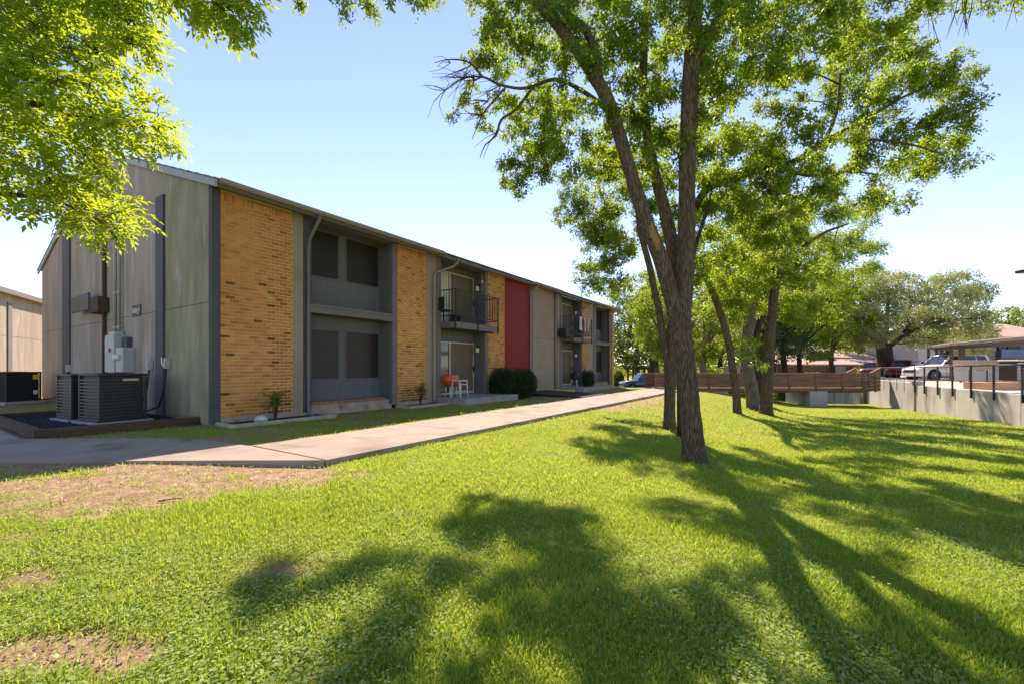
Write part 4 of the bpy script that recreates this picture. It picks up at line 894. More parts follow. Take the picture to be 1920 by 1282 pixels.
# ------------------------------------------------------------------ trees
def barkmat(name, c1, c2, c3, sc=9):
    m = bpy.data.materials.new(name); m.use_nodes = True; N = m.node_tree.nodes; L = m.node_tree.links; b = N['Principled BSDF']
    b.inputs['Roughness'].default_value = .95; b.inputs['Specular IOR Level'].default_value = .15
    tc = N.new('ShaderNodeTexCoord'); mp = N.new('ShaderNodeMapping'); mp.inputs['Scale'].default_value = (1.35, 1.35, .16); L.new(tc.outputs['Object'], mp.inputs['Vector'])
    n = N.new('ShaderNodeTexNoise'); n.inputs['Scale'].default_value = sc*3.2; n.inputs['Detail'].default_value = 8; n.inputs['Roughness'].default_value = .7; L.new(mp.outputs['Vector'], n.inputs['Vector'])
    v = N.new('ShaderNodeTexVoronoi'); v.feature = 'DISTANCE_TO_EDGE'; v.inputs['Scale'].default_value = sc*3.4; L.new(mp.outputs['Vector'], v.inputs['Vector'])
    ad = N.new('ShaderNodeMath'); ad.operation = 'MULTIPLY_ADD'; L.new(v.outputs['Distance'], ad.inputs[0]); ad.inputs[1].default_value = .9; L.new(n.outputs['Fac'], ad.inputs[2])
    rp = N.new('ShaderNodeValToRGB'); e = rp.color_ramp.elements; e[0].position = .38; e[0].color = lin(c1); e[1].position = .85; e[1].color = lin(c3); k = e.new(.6); k.color = lin(c2)
    L.new(ad.outputs[0], rp.inputs['Fac'])
    at = N.new('ShaderNodeAttribute'); at.attribute_name = 'tint'; mx = N.new('ShaderNodeMixRGB'); L.new(at.outputs['Fac'], mx.inputs['Fac']); L.new(rp.outputs['Color'], mx.inputs['Color1']); mx.inputs['Color2'].default_value = (.34, .18, .07, 1)
    L.new(mx.outputs['Color'], b.inputs['Base Color'])
    bp = N.new('ShaderNodeBump'); bp.inputs['Strength'].default_value = .9; bp.inputs['Distance'].default_value = .035; L.new(ad.outputs[0], bp.inputs['Height']); L.new(bp.outputs['Normal'], b.inputs['Normal'])
    return m
M_bark = barkmat('bark_elm', (.036, .025, .016), (.105, .074, .046), (.20, .152, .10)); M_barkg = barkmat('bark_grey', (.06, .05, .04), (.15, .125, .10), (.24, .21, .175), 6); M_barkd = barkmat('bark_dark', (.018, .014, .011), (.045, .035, .028), (.085, .07, .055), 5)
L_elm = leafmat('leaf_elm', (.040, .090, .010), (.075, .150, .016), (.135, .225, .03), (.43, .60, .022), .55)
L_near = leafmat('leaf_pecan', (.06, .13, .012), (.11, .21, .02), (.18, .29, .035), (.60, .74, .035), .58, .4)
L_oak = leafmat('leaf_live_oak', (.13, .165, .06), (.21, .25, .10), (.30, .34, .16), (.46, .54, .14), .40)
L_bg = leafmat('leaf_green', (.04, .085, .010), (.08, .145, .016), (.15, .215, .03), (.42, .55, .03), .50)
L_dk = leafmat('leaf_dark', (.025, .05, .014), (.05, .085, .025), (.085, .125, .045), (.16, .26, .03), .30)
L_hedge = leafmat('leaf_hedge', (.010, .028, .010), (.022, .05, .016), (.045, .09, .03), (.06, .14, .02), .2, .35)
def spline(P, R, step):
    P = np.array(P, float); R = np.array(R, float); out = []; ro = []
    Q = np.vstack([2*P[0]-P[1], P, 2*P[-1]-P[-2]])
    for i in range(len(P)-1):
        n = max(2, int(np.linalg.norm(P[i+1]-P[i])/step))
        for t in np.arange(n)/n:
            a, b_, c, d = Q[i], Q[i+1], Q[i+2], Q[i+3]
            out.append(.5*((2*b_)+(-a+c)*t+(2*a-5*b_+4*c-d)*t*t+(-a+3*b_-3*c+d)*t**3)); ro.append(R[i]+(R[i+1]-R[i])*t)
    out.append(P[-1]); ro.append(R[-1]); return np.array(out), np.array(ro)
class Wood:
    def __init__(s): s.v = []; s.q = []; s.t = []; s.n = 0; s.sk = []; s.skr = []
    def limb(s, P, R, n=8, step=.15, rough=0.0, scar=None, skel=True, base=False):
        P, R = spline(P, R, step)
        if skel: s.sk.append(P); s.skr.append(R)
        d = np.gradient(P, axis=0); d /= np.linalg.norm(d, axis=1)[:, None]+1e-9
        up = np.array([1.0, 0, 0]) if abs(d[0][0]) < .8 else np.array([0, 1.0, 0]); U = []
        for k in range(len(P)): up = up-d[k]*np.dot(up, d[k]); up /= np.linalg.norm(up); U.append(up)
        U = np.array(U); Wv = np.cross(d, U); th = np.linspace(0, 2*math.pi, n, endpoint=False)
        Rr = np.repeat(R[:, None], n, 1); ln = np.concatenate([[0], np.cumsum(np.linalg.norm(np.diff(P, axis=0), axis=1))])
        TH, LN = np.meshgrid(th, ln)
        if rough:
            per = np.minimum(TH, 2*math.pi-TH)
            Rr = Rr*(1+rough*(np.abs(vn(TH/(2*math.pi)*22+fbm(LN*3, per*2, 2)*2.5, LN*4.5)-.5)*2-.5)+rough*.9*(fbm(per*1.1+5, LN*1.3, 3)-.5))
        if base: Rr = Rr*(1+.42*np.exp(-LN/.13)*(1+.6*np.sin(TH*4+1.3)))
        Vv = P[:, None]+(U[:, None]*np.cos(TH)[..., None]+Wv[:, None]*np.sin(TH)[..., None])*Rr[..., None]
        m = len(P); i = (np.arange(m-1)[:, None]*n+np.arange(n)[None]).ravel(); j = (np.arange(m-1)[:, None]*n+(np.arange(n)[None]+1) % n).ravel()
        s.q.append(np.stack([i, j, j+n, i+n], 1)+s.n); s.v.append(Vv.reshape(-1, 3)); t = np.zeros(m*n)
        if scar is not None:
            c, rl, sx = scar; D = (Vv-np.array(c)).reshape(-1, 3); dn = np.abs(D[:, 0])*1.0+np.abs(D[:, 2])/rl; t = sst(.19, .08, dn+.10*(vn(D[:, 2]*25, D[:, 0]*40)-.5))*(D[:, 1] < .05)
        s.t.append(t); s.n += m*n
    def mesh(s, name, org): return fast_mesh(name, np.vstack(s.v)-org, np.vstack(s.q), np.concatenate(s.t), smooth=True)
def rdir(n, flat=1.0):
    d = RNG.normal(size=(n, 3)); d[:, 2] *= flat; return d/np.linalg.norm(d, axis=1)[:, None]
def leaf_quads(P, d, Ln, wr, t):
    n = len(P); nr = rdir(n); nr[:, 2] = np.abs(nr[:, 2])+.35; side = np.cross(d, nr); side /= np.linalg.norm(side, axis=1)[:, None]+1e-9
    nn = np.cross(side, d); L_ = Ln[:, None]
    V_ = np.stack([P, P+d*L_*.45+side*L_*wr+nn*L_*.06, P+d*L_-nn*L_*.05, P+d*L_*.45-side*L_*wr+nn*L_*.06], 1).reshape(-1, 3)
    return V_, np.arange(4*n).reshape(n, 4), np.repeat(t, 4)
def foliage(blobs, L, lai, lpt=14, flat=.75, droop=.15, wr=.26):
    Vs, Qs, Ts, tw = [], [], [], []; off = 0
    for c, R in blobs:
        N_ = int(lai*math.pi*R*R/(.40*L*L)); K = max(3, N_//lpt); d = rdir(K, flat)
        fl = np.array([1, 1, .8]); a = c+rdir(K)*fl*R*(RNG.random((K, 1))**.45)*.92; o_ = (a-c)/R; d = d*.8+o_*.7; e = a+d*R*RNG.uniform(.22, .55, (K, 1)); e[:, 2] -= droop*R*RNG.random(K)
        tw.append((a, e)); bt = np.clip(.5+RNG.normal(0, .16)+RNG.normal(0, .10, K), 0, 1)
        t = RNG.uniform(.0, 1.04, (K, lpt)); P = a[:, None]+(e-a)[:, None]*t[..., None]+RNG.normal(0, .6*L, (K, lpt, 3))
        P = P.reshape(-1, 3); D = (np.repeat(e-a, lpt, 0)/(R+1e-6))*1.2+rdir(len(P))*.8; D[:, 2] -= .25; D /= np.linalg.norm(D, axis=1)[:, None]
        v, q, tt = leaf_quads(P, D, L*RNG.uniform(.65, 1.3, len(P)), wr, np.clip(np.repeat(bt, lpt)+RNG.normal(0, .14, len(P)), 0, 1))
        Vs.append(v); Qs.append(q+off); Ts.append(tt); off += len(v)
    return np.vstack(Vs), np.vstack(Qs), np.concatenate(Ts), tw
def pinnate(blobs, dens, Lr=.20, Ll=.088):
    Vs, Ts = [], []; tw = []
    for c, R in blobs:
        K = max(4, int(dens*R*R)); d = rdir(K, .7); a = c+rdir(K)*R*.3; e = c+d*R*RNG.uniform(.5, 1.1, (K, 1)); tw.append((a[::3], e[::3]))
        for b0, dr in zip(e, d):
            ax = dr*.7+np.array([0, 0, -.35])+RNG.normal(0, .35, 3); ax /= np.linalg.norm(ax); sd_ = np.cross(ax, (0, 0, 1))+RNG.normal(0, .15, 3); sd_ /= np.linalg.norm(sd_); up = np.cross(sd_, ax)
            tn = np.clip(.5+RNG.normal(0, .2), 0, 1); lr = Lr*RNG.uniform(.7, 1.2)
            for k in range(9):
                t = .18+.82*(k//2)/4; pb = b0+ax*lr*t+np.array([0, 0, -.03*t*t]); sgn = 0 if k == 8 else (1 if k % 2 else -1)
                ld = ax*(1.0 if sgn == 0 else .55)+sd_*sgn*.8+RNG.normal(0, .16, 3); ld /= np.linalg.norm(ld); l = Ll*RNG.uniform(.75, 1.2); wv = np.cross(ld, up); wv /= np.linalg.norm(wv)+1e-9; wv *= l*.20; nu = up*l*.06
                tip = pb+ld*l-up*l*.12; m_ = pb+ld*l*.42
                Vs += [pb, m_+wv+nu, tip, pb, tip, m_-wv+nu]; Ts += [np.clip(tn+RNG.normal(0, .08), 0, 1)]*6
    V_ = np.array(Vs); return V_, np.arange(len(V_)).reshape(-1, 3), np.array(Ts), tw
def poly_blobs(poly, sp_, r0, r1, Zf, tries=4000, seed=1):
    rr = random.Random(seed); poly = np.array(poly, float); lo, hi = poly.min(0), poly.max(0); pts = []
    def inside(x, y):
        c = False; j = len(poly)-1
        for i in range(len(poly)):
            if (poly[i][1] > y) != (poly[j][1] > y) and x < (poly[j][0]-poly[i][0])*(y-poly[i][1])/(poly[j][1]-poly[i][1])+poly[i][0]: c = not c
            j = i
        return c
    for _ in range(tries):
        x, y = rr.uniform(lo[0], hi[0]), rr.uniform(lo[1], hi[1])
        if inside(x, y) and all((x-a)**2+(y-b_)**2 > sp_*sp_ for a, b_ in pts): pts.append((x, y))
    out = []
    for x, y in pts: Z = Zf(x, y, rr); out.append((W(x, y, Z), rr.uniform(r0, r1)*Z/FPX))
    return out
def split(blobs, k=4, off=.62, f=.50, seed=1):
    rr = np.random.default_rng(seed); out = []
    for c, R in blobs:
        for j in range(k): d = rr.normal(size=3); d /= np.linalg.norm(d); out.append((c+d*R*off*rr.uniform(.7, 1.3)*np.array([1, 1, .85]), R*f*rr.uniform(.75, 1.25)))
    return out
def tree(name, label, strokes, blobs, leaf, bark, L=.06, lai=2.2, base=None, near=True, group=None, fol=None, nb=18, rough=.09, twigs=True, lpt=14, join=True, branch_r=.028, wr=.26):
    """strokes: list of dicts P (world), R; blobs: (centre, radius)"""
    base = strokes[0]['P'][0] if base is None else base
    r = root(name, base, label, 'tree', group); w = Wood()
    for i, s in enumerate(strokes): w.limb(s['P'], s['R'], n=s.get('n', nb), step=s.get('step', .05 if near else .3), rough=rough if near else .05, scar=s.get('scar'), base=(i == 0))
    tr = link('trunk', w.mesh('trunk', ORG[r]), bark, r)
    br = Wood(); sk = np.vstack(w.sk); skr = np.concatenate(w.skr); ok_ = skr > min(.03, skr.max()*.3); sk, skr = sk[ok_], skr[ok_]
    if join and blobs:
        order = sorted(range(len(blobs)), key=lambda i: np.min(np.linalg.norm(sk-blobs[i][0], axis=1)))
        for i in order:
            c, R = blobs[i]; dd = np.linalg.norm(sk-c, axis=1)+np.maximum(0, sk[:, 2]-c[2]-.1)*1.2; j = int(np.argmin(dd)); p0 = sk[j]; ln = np.linalg.norm(c-p0)
            if ln < .05: continue
            mid = (p0+c)/2+RNG.normal(0, .09*ln, 3)+np.array([0, 0, .07*ln]); r0 = min(skr[j]*.7, branch_r*(.5+ln*.35)); e = c+(c-mid)*.35
            br.limb([p0, mid, c, e], [r0, r0*.72, r0*.45, r0*.2], n=6 if near else 4, step=.18 if near else .5)
            sk = np.vstack([sk, br.sk[-1]]); skr = np.concatenate([skr, br.skr[-1]])
    if fol is None: v, q, t, tw = foliage(blobs, L, lai, lpt=lpt, wr=wr)
    else: v, q, t, tw = fol
    if twigs:
        for a, e in tw:
            for k in range(0, len(a), 2 if near else 6):
                m_ = (a[k]+e[k])/2+RNG.normal(0, .03, 3); br.limb([a[k], m_, e[k]], [.007, .005, .002] if near else [.02, .014, .006], n=3, step=1.0, skel=False)
    if br.n: link('branches', br.mesh('branches', ORG[r]), bark, r)['kind'] = 'stuff'
    link('crown', fast_mesh('crown', v-ORG[r], q, t), leaf, r)
    return r
def st(pts, Z, **k):                                                # stroke from pixels: (px, py, width px, depth offset)
    P = []; R = []
    for a in pts: z = Z+(a[3] if len(a) > 3 else 0); P.append(W(a[0], a[1], z)); R.append(a[2]*.5*z/FPX)
    return dict(P=P, R=R, **k)
def zrand(Z0, sd_): return lambda x, y, rr: Z0+rr.uniform(-sd_, sd_)
# --- the big three-stemmed elm
b0 = hit(1300, 862); Z1 = b0[1]
elm = [st([(1301, 868, 42), (1300, 840, 40), (1294, 770, 36), (1286, 690, 35), (1278, 610, 37), (1277, 560, 36)], Z1, n=48, step=.025),
       st([(1277, 600, 33), (1283, 520, 33), (1287, 440, 31), (1288, 360, 30), (1290, 250, 30), (1296, 130, 30), (1303, 40, 25, .1), (1306, -60, 25, .2), (1300, -220, 20, .4), (1310, -420, 12, .6), (1300, -600, 5, .8)], Z1, n=40, step=.03),
       st([(1275, 640, 28, -.02), (1259, 560, 29, -.06), (1240, 490, 28, -.08), (1215, 425, 26, -.1), (1190, 350, 25, -.12), (1166, 270, 24, -.15), (1140, 190, 24, -.2), (1112, 140, 23, -.2), (1080, 92, 21, -.2), (1040, 40, 20, -.2), (1002, -10, 22, -.2), (930, -110, 18, -.3), (850, -250, 12, -.4), (800, -380, 5, -.4)], Z1, n=36, step=.03, scar=(W(1226, 452, Z1-.25), 2.6, 1)),
       st([(1280, 560, 26, .18), (1262, 470, 24, .30), (1245, 390, 22, .4), (1226, 320, 20, .45), (1213, 250, 18, .5), (1206, 180, 16, .55), (1208, 90, 14, .6), (1215, -20, 12, .7), (1210, -160, 8, .8), (1190, -300, 4, 1)], Z1, n=20, step=.05),
       st([(1298, 110, 26), (1322, 75, 25, -.05), (1350, 38, 23, -.1), (1392, -8, 20, -.1), (1470, -110, 15, -.2), (1540, -240, 9, -.3), (1600, -360, 4, -.3)], Z1, n=24, step=.05),
       st([(1122, 150, 18, -.2), (1117, 105, 15, -.1), (1096, 55, 14, 0), (1055, 22, 12, .1), (1010, -20, 9, .2), (960, -90, 5, .3)], Z1, n=14, step=.06),
       st([(1150, 215, 10, -.15), (1090, 170, 8, .2), (1040, 150, 7, .3), (985, 166, 6, .3), (940, 160, 4.8, .3), (905, 145, 4, .3), (868, 148, 3, .3), (835, 170, 2, .3)], Z1, n=8, step=.08),
       st([(1000, 163, 6, .3), (968, 205, 5.5, .3), (940, 225, 5, .2), (930, 255, 4, .2), (910, 272, 2.5, .2), (900, 296, 1.2, .2)], Z1, n=6, step=.08),
       st([(905, 145, 4.5, .3), (880, 118, 3.5, .3), (845, 112, 2.5, .3), (815, 118, 1.2, .3)], Z1, n=6, step=.08),
       st([(950, 162, 4.5, .3), (925, 190, 3.5, .3), (905, 215, 3, .4), (885, 262, 1.2, .4)], Z1, n=6, step=.08)]
rr = random.Random(4)
for k in range(90):                                                 # bare dead twigs at the tip of that branch
    x, y = rr.choice([(905, 145), (880, 125), (868, 148), (845, 118), (940, 160), (930, 250), (905, 215), (915, 190), (835, 170), (890, 150)]); an = rr.uniform(2.0, 4.4) if rr.random() < .75 else rr.uniform(1, 2); l = rr.uniform(25, 62)
    x1, y1 = x+math.cos(an)*l*.5, y-math.sin(an)*l*.35+4; x2, y2 = x+math.cos(an+rr.uniform(-.4, .4))*l, y-math.sin(an+rr.uniform(-.5, .3))*l*.7+14
    elm.append(st([(x, y, 1.7, .3), (x1, y1, 1.2, .3+rr.uniform(-.2, .2)), (x2, y2, .7, .3+rr.uniform(-.4, .4))], Z1, n=4, step=.12))
bl = [(905, 35, 40), (960, 25, 52), (1040, 30, 55), (1105, 50, 55), (1180, 40, 55), (1245, 60, 50), (1000, 95, 42), (1080, 120, 45), (1165, 120, 48), (1015, 190, 38), (985, 215, 30), (1060, 215, 42), (985, 305, 40), (955, 335, 24), (1030, 285, 38), (1000, 270, 36), (965, 300, 30), (970, 345, 30), (1005, 335, 36), (1105, 300, 42), (935, 140, 22), (870, 195, 14), (1195, 215, 40), (1235, 150, 40), (1245, 250, 36), (1200, 320, 34), (930, 95, 25), (865, 190, 20), (890, 208, 20), (850, 218, 14), (908, 240, 18), (925, 192, 22), (898, 112, 24), (885, 160, 16), (945, 130, 26), (955, 185, 24), (960, 250, 26), (1340, 60, 48), (1400, 40, 46), (1455, 25, 46), (1360, 150, 42), (1420, 110, 42), (1500, 70, 42), (1560, 30, 44), (1620, 25, 44), (1675, 30, 38), (1730, 20, 30), (1690, 70, 24), (1330, 220, 36),
      (640, 2, 26), (560, -12, 30), (700, 6, 24), (735, -5, 22), (770, -40, 50), (680, -60, 50), (820, -60, 60), (900, -70, 60), (980, -80, 70), (1080, -70, 70), (1180, -80, 70), (1280, -70, 70), (1380, -80, 65), (1480, -70, 60), (850, -170, 70), (1000, -190, 80), (1150, -200, 80), (1300, -200, 80), (1450, -200, 70), (1250, -340, 90), (1400, -340, 70), (1000, -320, 80)]
rr = random.Random(9); blobs = [(W(x, y, Z1+d_), r*(Z1+d_)/FPX*1.05) for (x, y, r), d_ in ((b_, rr.uniform(-.4, 1.6)+(2.6 if b_[1] > 90 and b_[0] < 1000 else 2.3 if b_[1] > 180 and b_[0] < 1120 else 0)) for b_ in bl)]
blobs += poly_blobs([(870, -20), (1310, -20), (1310, 250), (1260, 310), (1190, 340), (1110, 330), (1050, 300), (1030, 250), (965, 235), (985, 150), (900, 95)], 44, 28, 42, lambda x, y, rr: Z1+rr.uniform(-.6, 2.2), seed=2)
blobs += poly_blobs([(1310, -20), (1760, -20), (1700, 80), (1560, 110), (1440, 160), (1320, 180)], 46, 26, 40, lambda x, y, rr: Z1+rr.uniform(-.5, 2.2), seed=7)
blobs = split(blobs, 4)
tree('elm_tree', 'large three stemmed elm on the lawn with a torn bark scar and dead branch', elm, blobs, L_elm, M_bark, L=.060, lai=3.0, rough=.10, branch_r=.02)
# --- forked tree behind it
b2 = hit(1255, 803); Z2 = b2[1]
fork = [st([(1255, 808, 22), (1255, 780, 21), (1256, 720, 20), (1255, 672, 21)], Z2, n=26, step=.04),
        st([(1254, 690, 14), (1243, 640, 13), (1237, 590, 12.5), (1226, 540, 12), (1218, 500, 12), (1200, 430, 11), (1190, 360, 9, .3), (1150, 280, 6, .5)], Z2, n=18, step=.06),
        st([(1257, 690, 15), (1258, 630, 14.5), (1264, 560, 14), (1275, 480, 13, .2), (1300, 400, 13, .3), (1330, 352, 14, .2), (1400, 326, 14, 0), (1462, 314, 13, -.3), (1500, 298, 12, -.4), (1545, 266, 10.5, -.5), (1604, 236, 8, -.6), (1680, 190, 5, -.7), (1760, 150, 2.5, -.7)], Z2, n=18, step=.06),
        st([(1546, 264, 8, -.5), (1562, 230, 7, -.4), (1572, 190, 6, -.2), (1575, 140, 4, 0)], Z2, n=8), st([(1462, 314, 8, -.3), (1520, 330, 6, -.2), (1590, 322, 5, 0), (1660, 330, 3, .1)], Z2, n=8), st([(1545, 266, 7, -.5), (1620, 262, 6, -.8), (1700, 270, 4, -1), (1770, 290, 2, -1)], Z2, n=8)]
bl = [(1080, 370, 40), (1060, 400, 28), (1110, 430, 42), (1150, 380, 40), (1100, 500, 32), (1140, 505, 36), (1165, 450, 34), (1118, 545, 20), (1150, 300, 36), (1215, 395, 32), (1185, 520, 24), (1235, 450, 26)]
rr = random.Random(3); blobs = [(W(x, y, Z2+d_), r*(Z2+d_)/FPX*1.08) for (x, y, r), d_ in ((b_, rr.uniform(2.2, 5.4)) for b_ in bl)]
blobs += poly_blobs([(1060, 340), (1170, 300), (1215, 380), (1190, 500), (1140, 550), (1100, 540), (1075, 440)], 38, 26, 36, lambda x, y, rr: Z2+rr.uniform(1.5, 5.2), seed=15)
blobs += poly_blobs([(1225, 260), (1330, 240), (1460, 300), (1480, 420), (1420, 520), (1330, 545), (1290, 480), (1240, 420)], 37, 28, 40, lambda x, y, rr: Z2+rr.uniform(-.4, 3.0), seed=16)
blobs += poly_blobs([(1320, 110), (1450, 130), (1560, 85), (1700, 85), (1785, 105), (1815, 180), (1810, 265), (1790, 320), (1740, 310), (1690, 330), (1690, 395), (1640, 385), (1560, 380), (1440, 390), (1330, 400), (1310, 300)], 38, 30, 44, lambda x, y, rr: Z2+rr.uniform(-1.6, 1.6), seed=5)
blobs = split(blobs, 4)
tree('forked_tree', 'slim forked tree with a long limb reaching right, standing just past the big elm', fork, blobs, L_elm, M_bark, L=.068, lai=3.1)
b3 = hit(1276, 818); tree('slender_tree', 'slender dark trunk showing in the gap between the elm and the forked tree', [st([(1277, 822, 13), (1275, 760, 12), (1276, 700, 11), (1282, 600, 10), (1300, 480, 8), (1330, 380, 5)], b3[1], n=12, step=.08)], [(W(1340+20*k, 330+25*(k % 3), b3[1]+.3*k), .36) for k in range(5)], L_elm, M_barkd, L=.06, lai=1.5)
# --- trees on the right of the lawn
b4 = hit(1383, 774); b5 = hit(1412, 767); b6 = hit(1437, 776)
mass = split(poly_blobs([(1320, 380), (1450, 370), (1560, 370), (1640, 400), (1625, 440), (1645, 480), (1610, 540), (1600, 575), (1540, 600), (1480, 600), (1400, 590), (1335, 600), (1310, 480)], 30, 26, 36, lambda x, y, rr: 17.0+max(0, x-1470)/160*6+rr.uniform(-2.2, 2.4), seed=8), 3, .6, .58)
m4 = [b for b in mass if b[0][0]/b[0][1]*FPX+CX < 1390]; m6 = [b for b in mass if b[0][0]/b[0][1]*FPX+CX >= 1460]; m5 = [b for b in mass if 1390 <= b[0][0]/b[0][1]*FPX+CX < 1460]
m4 += [(W(x, y, b4[1]+d), r*b4[1]/FPX) for x, y, r, d in ((1400, 660, 18, .3), (1385, 640, 16, .2), (1425, 685, 14, .2), (1372, 600, 20, .5), (1410, 640, 14, -.3))]
tree('leaning_tree', 'slim curved tree leaning away from the other two trunks on the lawn', [st([(1383, 780, 15), (1380, 740, 14), (1372, 680, 13.5), (1362, 625, 13), (1345, 570, 12.5), (1325, 522, 12), (1308, 492, 11), (1285, 450, 8), (1270, 400, 5)], b4[1], n=16, step=.1)], m4, L_elm, M_bark, L=.088, lai=2.9)
tree('thick_tree', 'thick pale trunk leaning slightly between the two slimmer trees on the lawn', [st([(1414, 772, 26), (1410, 735, 23), (1402, 690, 21), (1398, 655, 20), (1404, 600, 19), (1414, 550, 17), (1412, 480, 13), (1405, 420, 8)], b5[1], n=20, step=.08), st([(1403, 600, 12), (1385, 560, 10), (1378, 510, 8), (1390, 450, 5)], b5[1], n=10)], m5, L_elm, M_barkg, L=.088, lai=2.9)
tree('straight_tree', 'straight brown trunk with a dense crown standing nearest the footbridge pier', [st([(1436, 781, 24), (1437, 740, 20), (1441, 690, 18), (1446, 610, 16.5), (1455, 515, 15), (1462, 440, 12), (1475, 380, 9), (1480, 300, 5)], b6[1], n=20, step=.08), st([(1452, 540, 9), (1490, 480, 8), (1540, 440, 6), (1590, 420, 3)], b6[1], n=8)], m6, L_elm, M_bark, L=.088, lai=2.9)
b7 = hit(1433, 752)
tree('dark_curved_tree', 'dark curving trunk rising behind the thick pale trunk', [st([(1436, 754, 19), (1428, 720, 17), (1416, 690, 15), (1414, 650, 13), (1424, 600, 12), (1436, 550, 10), (1440, 490, 6)], 21.5, n=12, step=.12)], poly_blobs([(1380, 420), (1500, 420), (1500, 560), (1380, 560)], 34, 22, 30, zrand(22, 1.2), seed=3), L_bg, M_barkd, L=.10, lai=2.6)
# --- trees beyond the bridge
def bg(name, label, px, py, Z, w, ellipse, leaf, bark, L=.16, lai=2.9, spc=.62, zs=1.6, lean=0, forks=3, seed=1, twigs=False):
    cx_, cy_, rx, ry = ellipse; rr = random.Random(seed); sp_ = 0.42*math.sqrt(rx*ry)*spc
    el = [(cx_+rx*math.cos(a)*(1+.14*math.sin(3*a+seed)), cy_+ry*math.sin(a)*(1+.12*math.cos(4*a+seed))) for a in np.linspace(0, 2*math.pi, 24, endpoint=False)]
    bb = poly_blobs(el, sp_, sp_*.68, sp_*1.05, lambda x, y, r_: Z+r_.uniform(-zs, zs), tries=2500, seed=seed)
    S_ = [st([(px, py, w), (px+lean*.4, (py+cy_)/2, w*.8), (cx_, cy_, w*.5), (cx_, cy_-ry*.6, w*.15)], Z, n=12)]
    for k in range(forks):
        a = -math.pi/2+(k-(forks-1)/2)*.8; S_.append(st([(px+lean*.4, (py+cy_)/2, w*.5), (cx_+math.cos(a)*rx*.4, cy_+ry*.2+math.sin(a)*ry*.35, w*.32, rr.uniform(-zs, zs)*.5), (cx_+math.cos(a)*rx*.8, cy_+math.sin(a)*ry*.75, w*.1, rr.uniform(-zs, zs))], Z, n=8))
    return tree(name, label, S_, bb, leaf, bark, L=L, lai=lai, near=False, group='trees beyond the lawn', nb=12, twigs=twigs, lpt=10, branch_r=.05, wr=.30)
bg('background_tree', 'dark spreading tree with a slanting pale trunk over the slate blue vehicle', 1232, 716, 47, 12, (1205, 625, 62, 62), L_dk, M_barkg, L=.19, seed=2, lean=-14)
bg('background_tree', 'bright tall tree rising above the far eave of the brick building', 1195, 716, 66, 10, (1192, 590, 56, 52), L_bg, M_barkd, L=.26, seed=3)
bg('background_tree', 'light yellow green tree between the forked tree and the far eave', 1262, 716, 37, 10, (1236, 600, 44, 72), L_elm, M_barkg, L=.15, seed=4, zs=1.2)
bg('background_tree', 'round green tree seen right of the big elm trunk, pale stem behind the footbridge', 1319, 716, 34, 13, (1335, 610, 52, 62), L_bg, M_barkg, L=.15, seed=5, zs=1.4)
bg('background_tree', 'dark tree with a leaning stem in front of the clubhouse end', 1474, 712, 38, 10, (1452, 610, 60, 66), L_dk, M_barkd, L=.16, seed=6, lean=-16)
bg('background_tree', 'many stemmed green tree in front of the clubhouse roof', 1500, 712, 40, 9, (1520, 590, 78, 74), L_bg, M_barkd, L=.18, seed=7, forks=5, zs=2)
bg('background_tree', 'tall leafy tree filling the gap between the elm and the clubhouse', 1395, 716, 44, 12, (1400, 570, 74, 100), L_bg, M_barkd, L=.2, seed=8, zs=2)
bg('background_tree', 'green tree topping the row in front of the clubhouse clerestory', 1560, 712, 46, 9, (1580, 600, 58, 64), L_elm, M_barkd, L=.2, seed=9, zs=1.6)
bg('background_tree', 'green tree standing between the far eave and the forked stems', 1222, 716, 42, 9, (1222, 575, 40, 56), L_bg, M_barkd, L=.17, seed=31, zs=1.5)
bg('background_tree', 'leafy tree crown filling the sky behind the elm trunk fork', 1290, 716, 52, 10, (1290, 570, 80, 90), L_bg, M_barkd, L=.22, seed=21, zs=2.5)
bg('background_tree', 'yellow green crown behind the straight trunk on the lawn', 1470, 716, 50, 10, (1490, 530, 90, 90), L_elm, M_barkd, L=.22, seed=22, zs=2.5)
bg('background_tree', 'green crown reaching above the clubhouse beside the live oak', 1600, 716, 66, 9, (1600, 565, 64, 70), L_bg, M_barkd, L=.27, seed=23, zs=2.5)
bg('background_tree', 'pale green tree far behind the orange brick block', 1890, 700, 85, 10, (1890, 612, 46, 36), L_bg, M_barkd, L=.36, seed=10, zs=3)
bg('background_tree', 'small yellow leaved tree behind the live oak trunk', 1712, 705, 62, 5, (1712, 655, 30, 26), L_elm, M_barkd, L=.24, seed=12, zs=1.5)
bg('background_tree', 'far green tree closing the view behind the pergola', 1250, 716, 80, 10, (1252, 640, 70, 62), L_bg, M_barkd, L=.34, seed=13, zs=4)
bg('background_tree', 'far green tree closing the view behind the clubhouse ridge', 1350, 716, 84, 10, (1352, 630, 80, 70), L_bg, M_barkd, L=.36, seed=14, zs=4)
bg('background_tree', 'broad far tree behind the row of stems at the clubhouse', 1470, 716, 88, 10, (1480, 625, 90, 66), L_dk, M_barkd, L=.36, seed=15, zs=4)
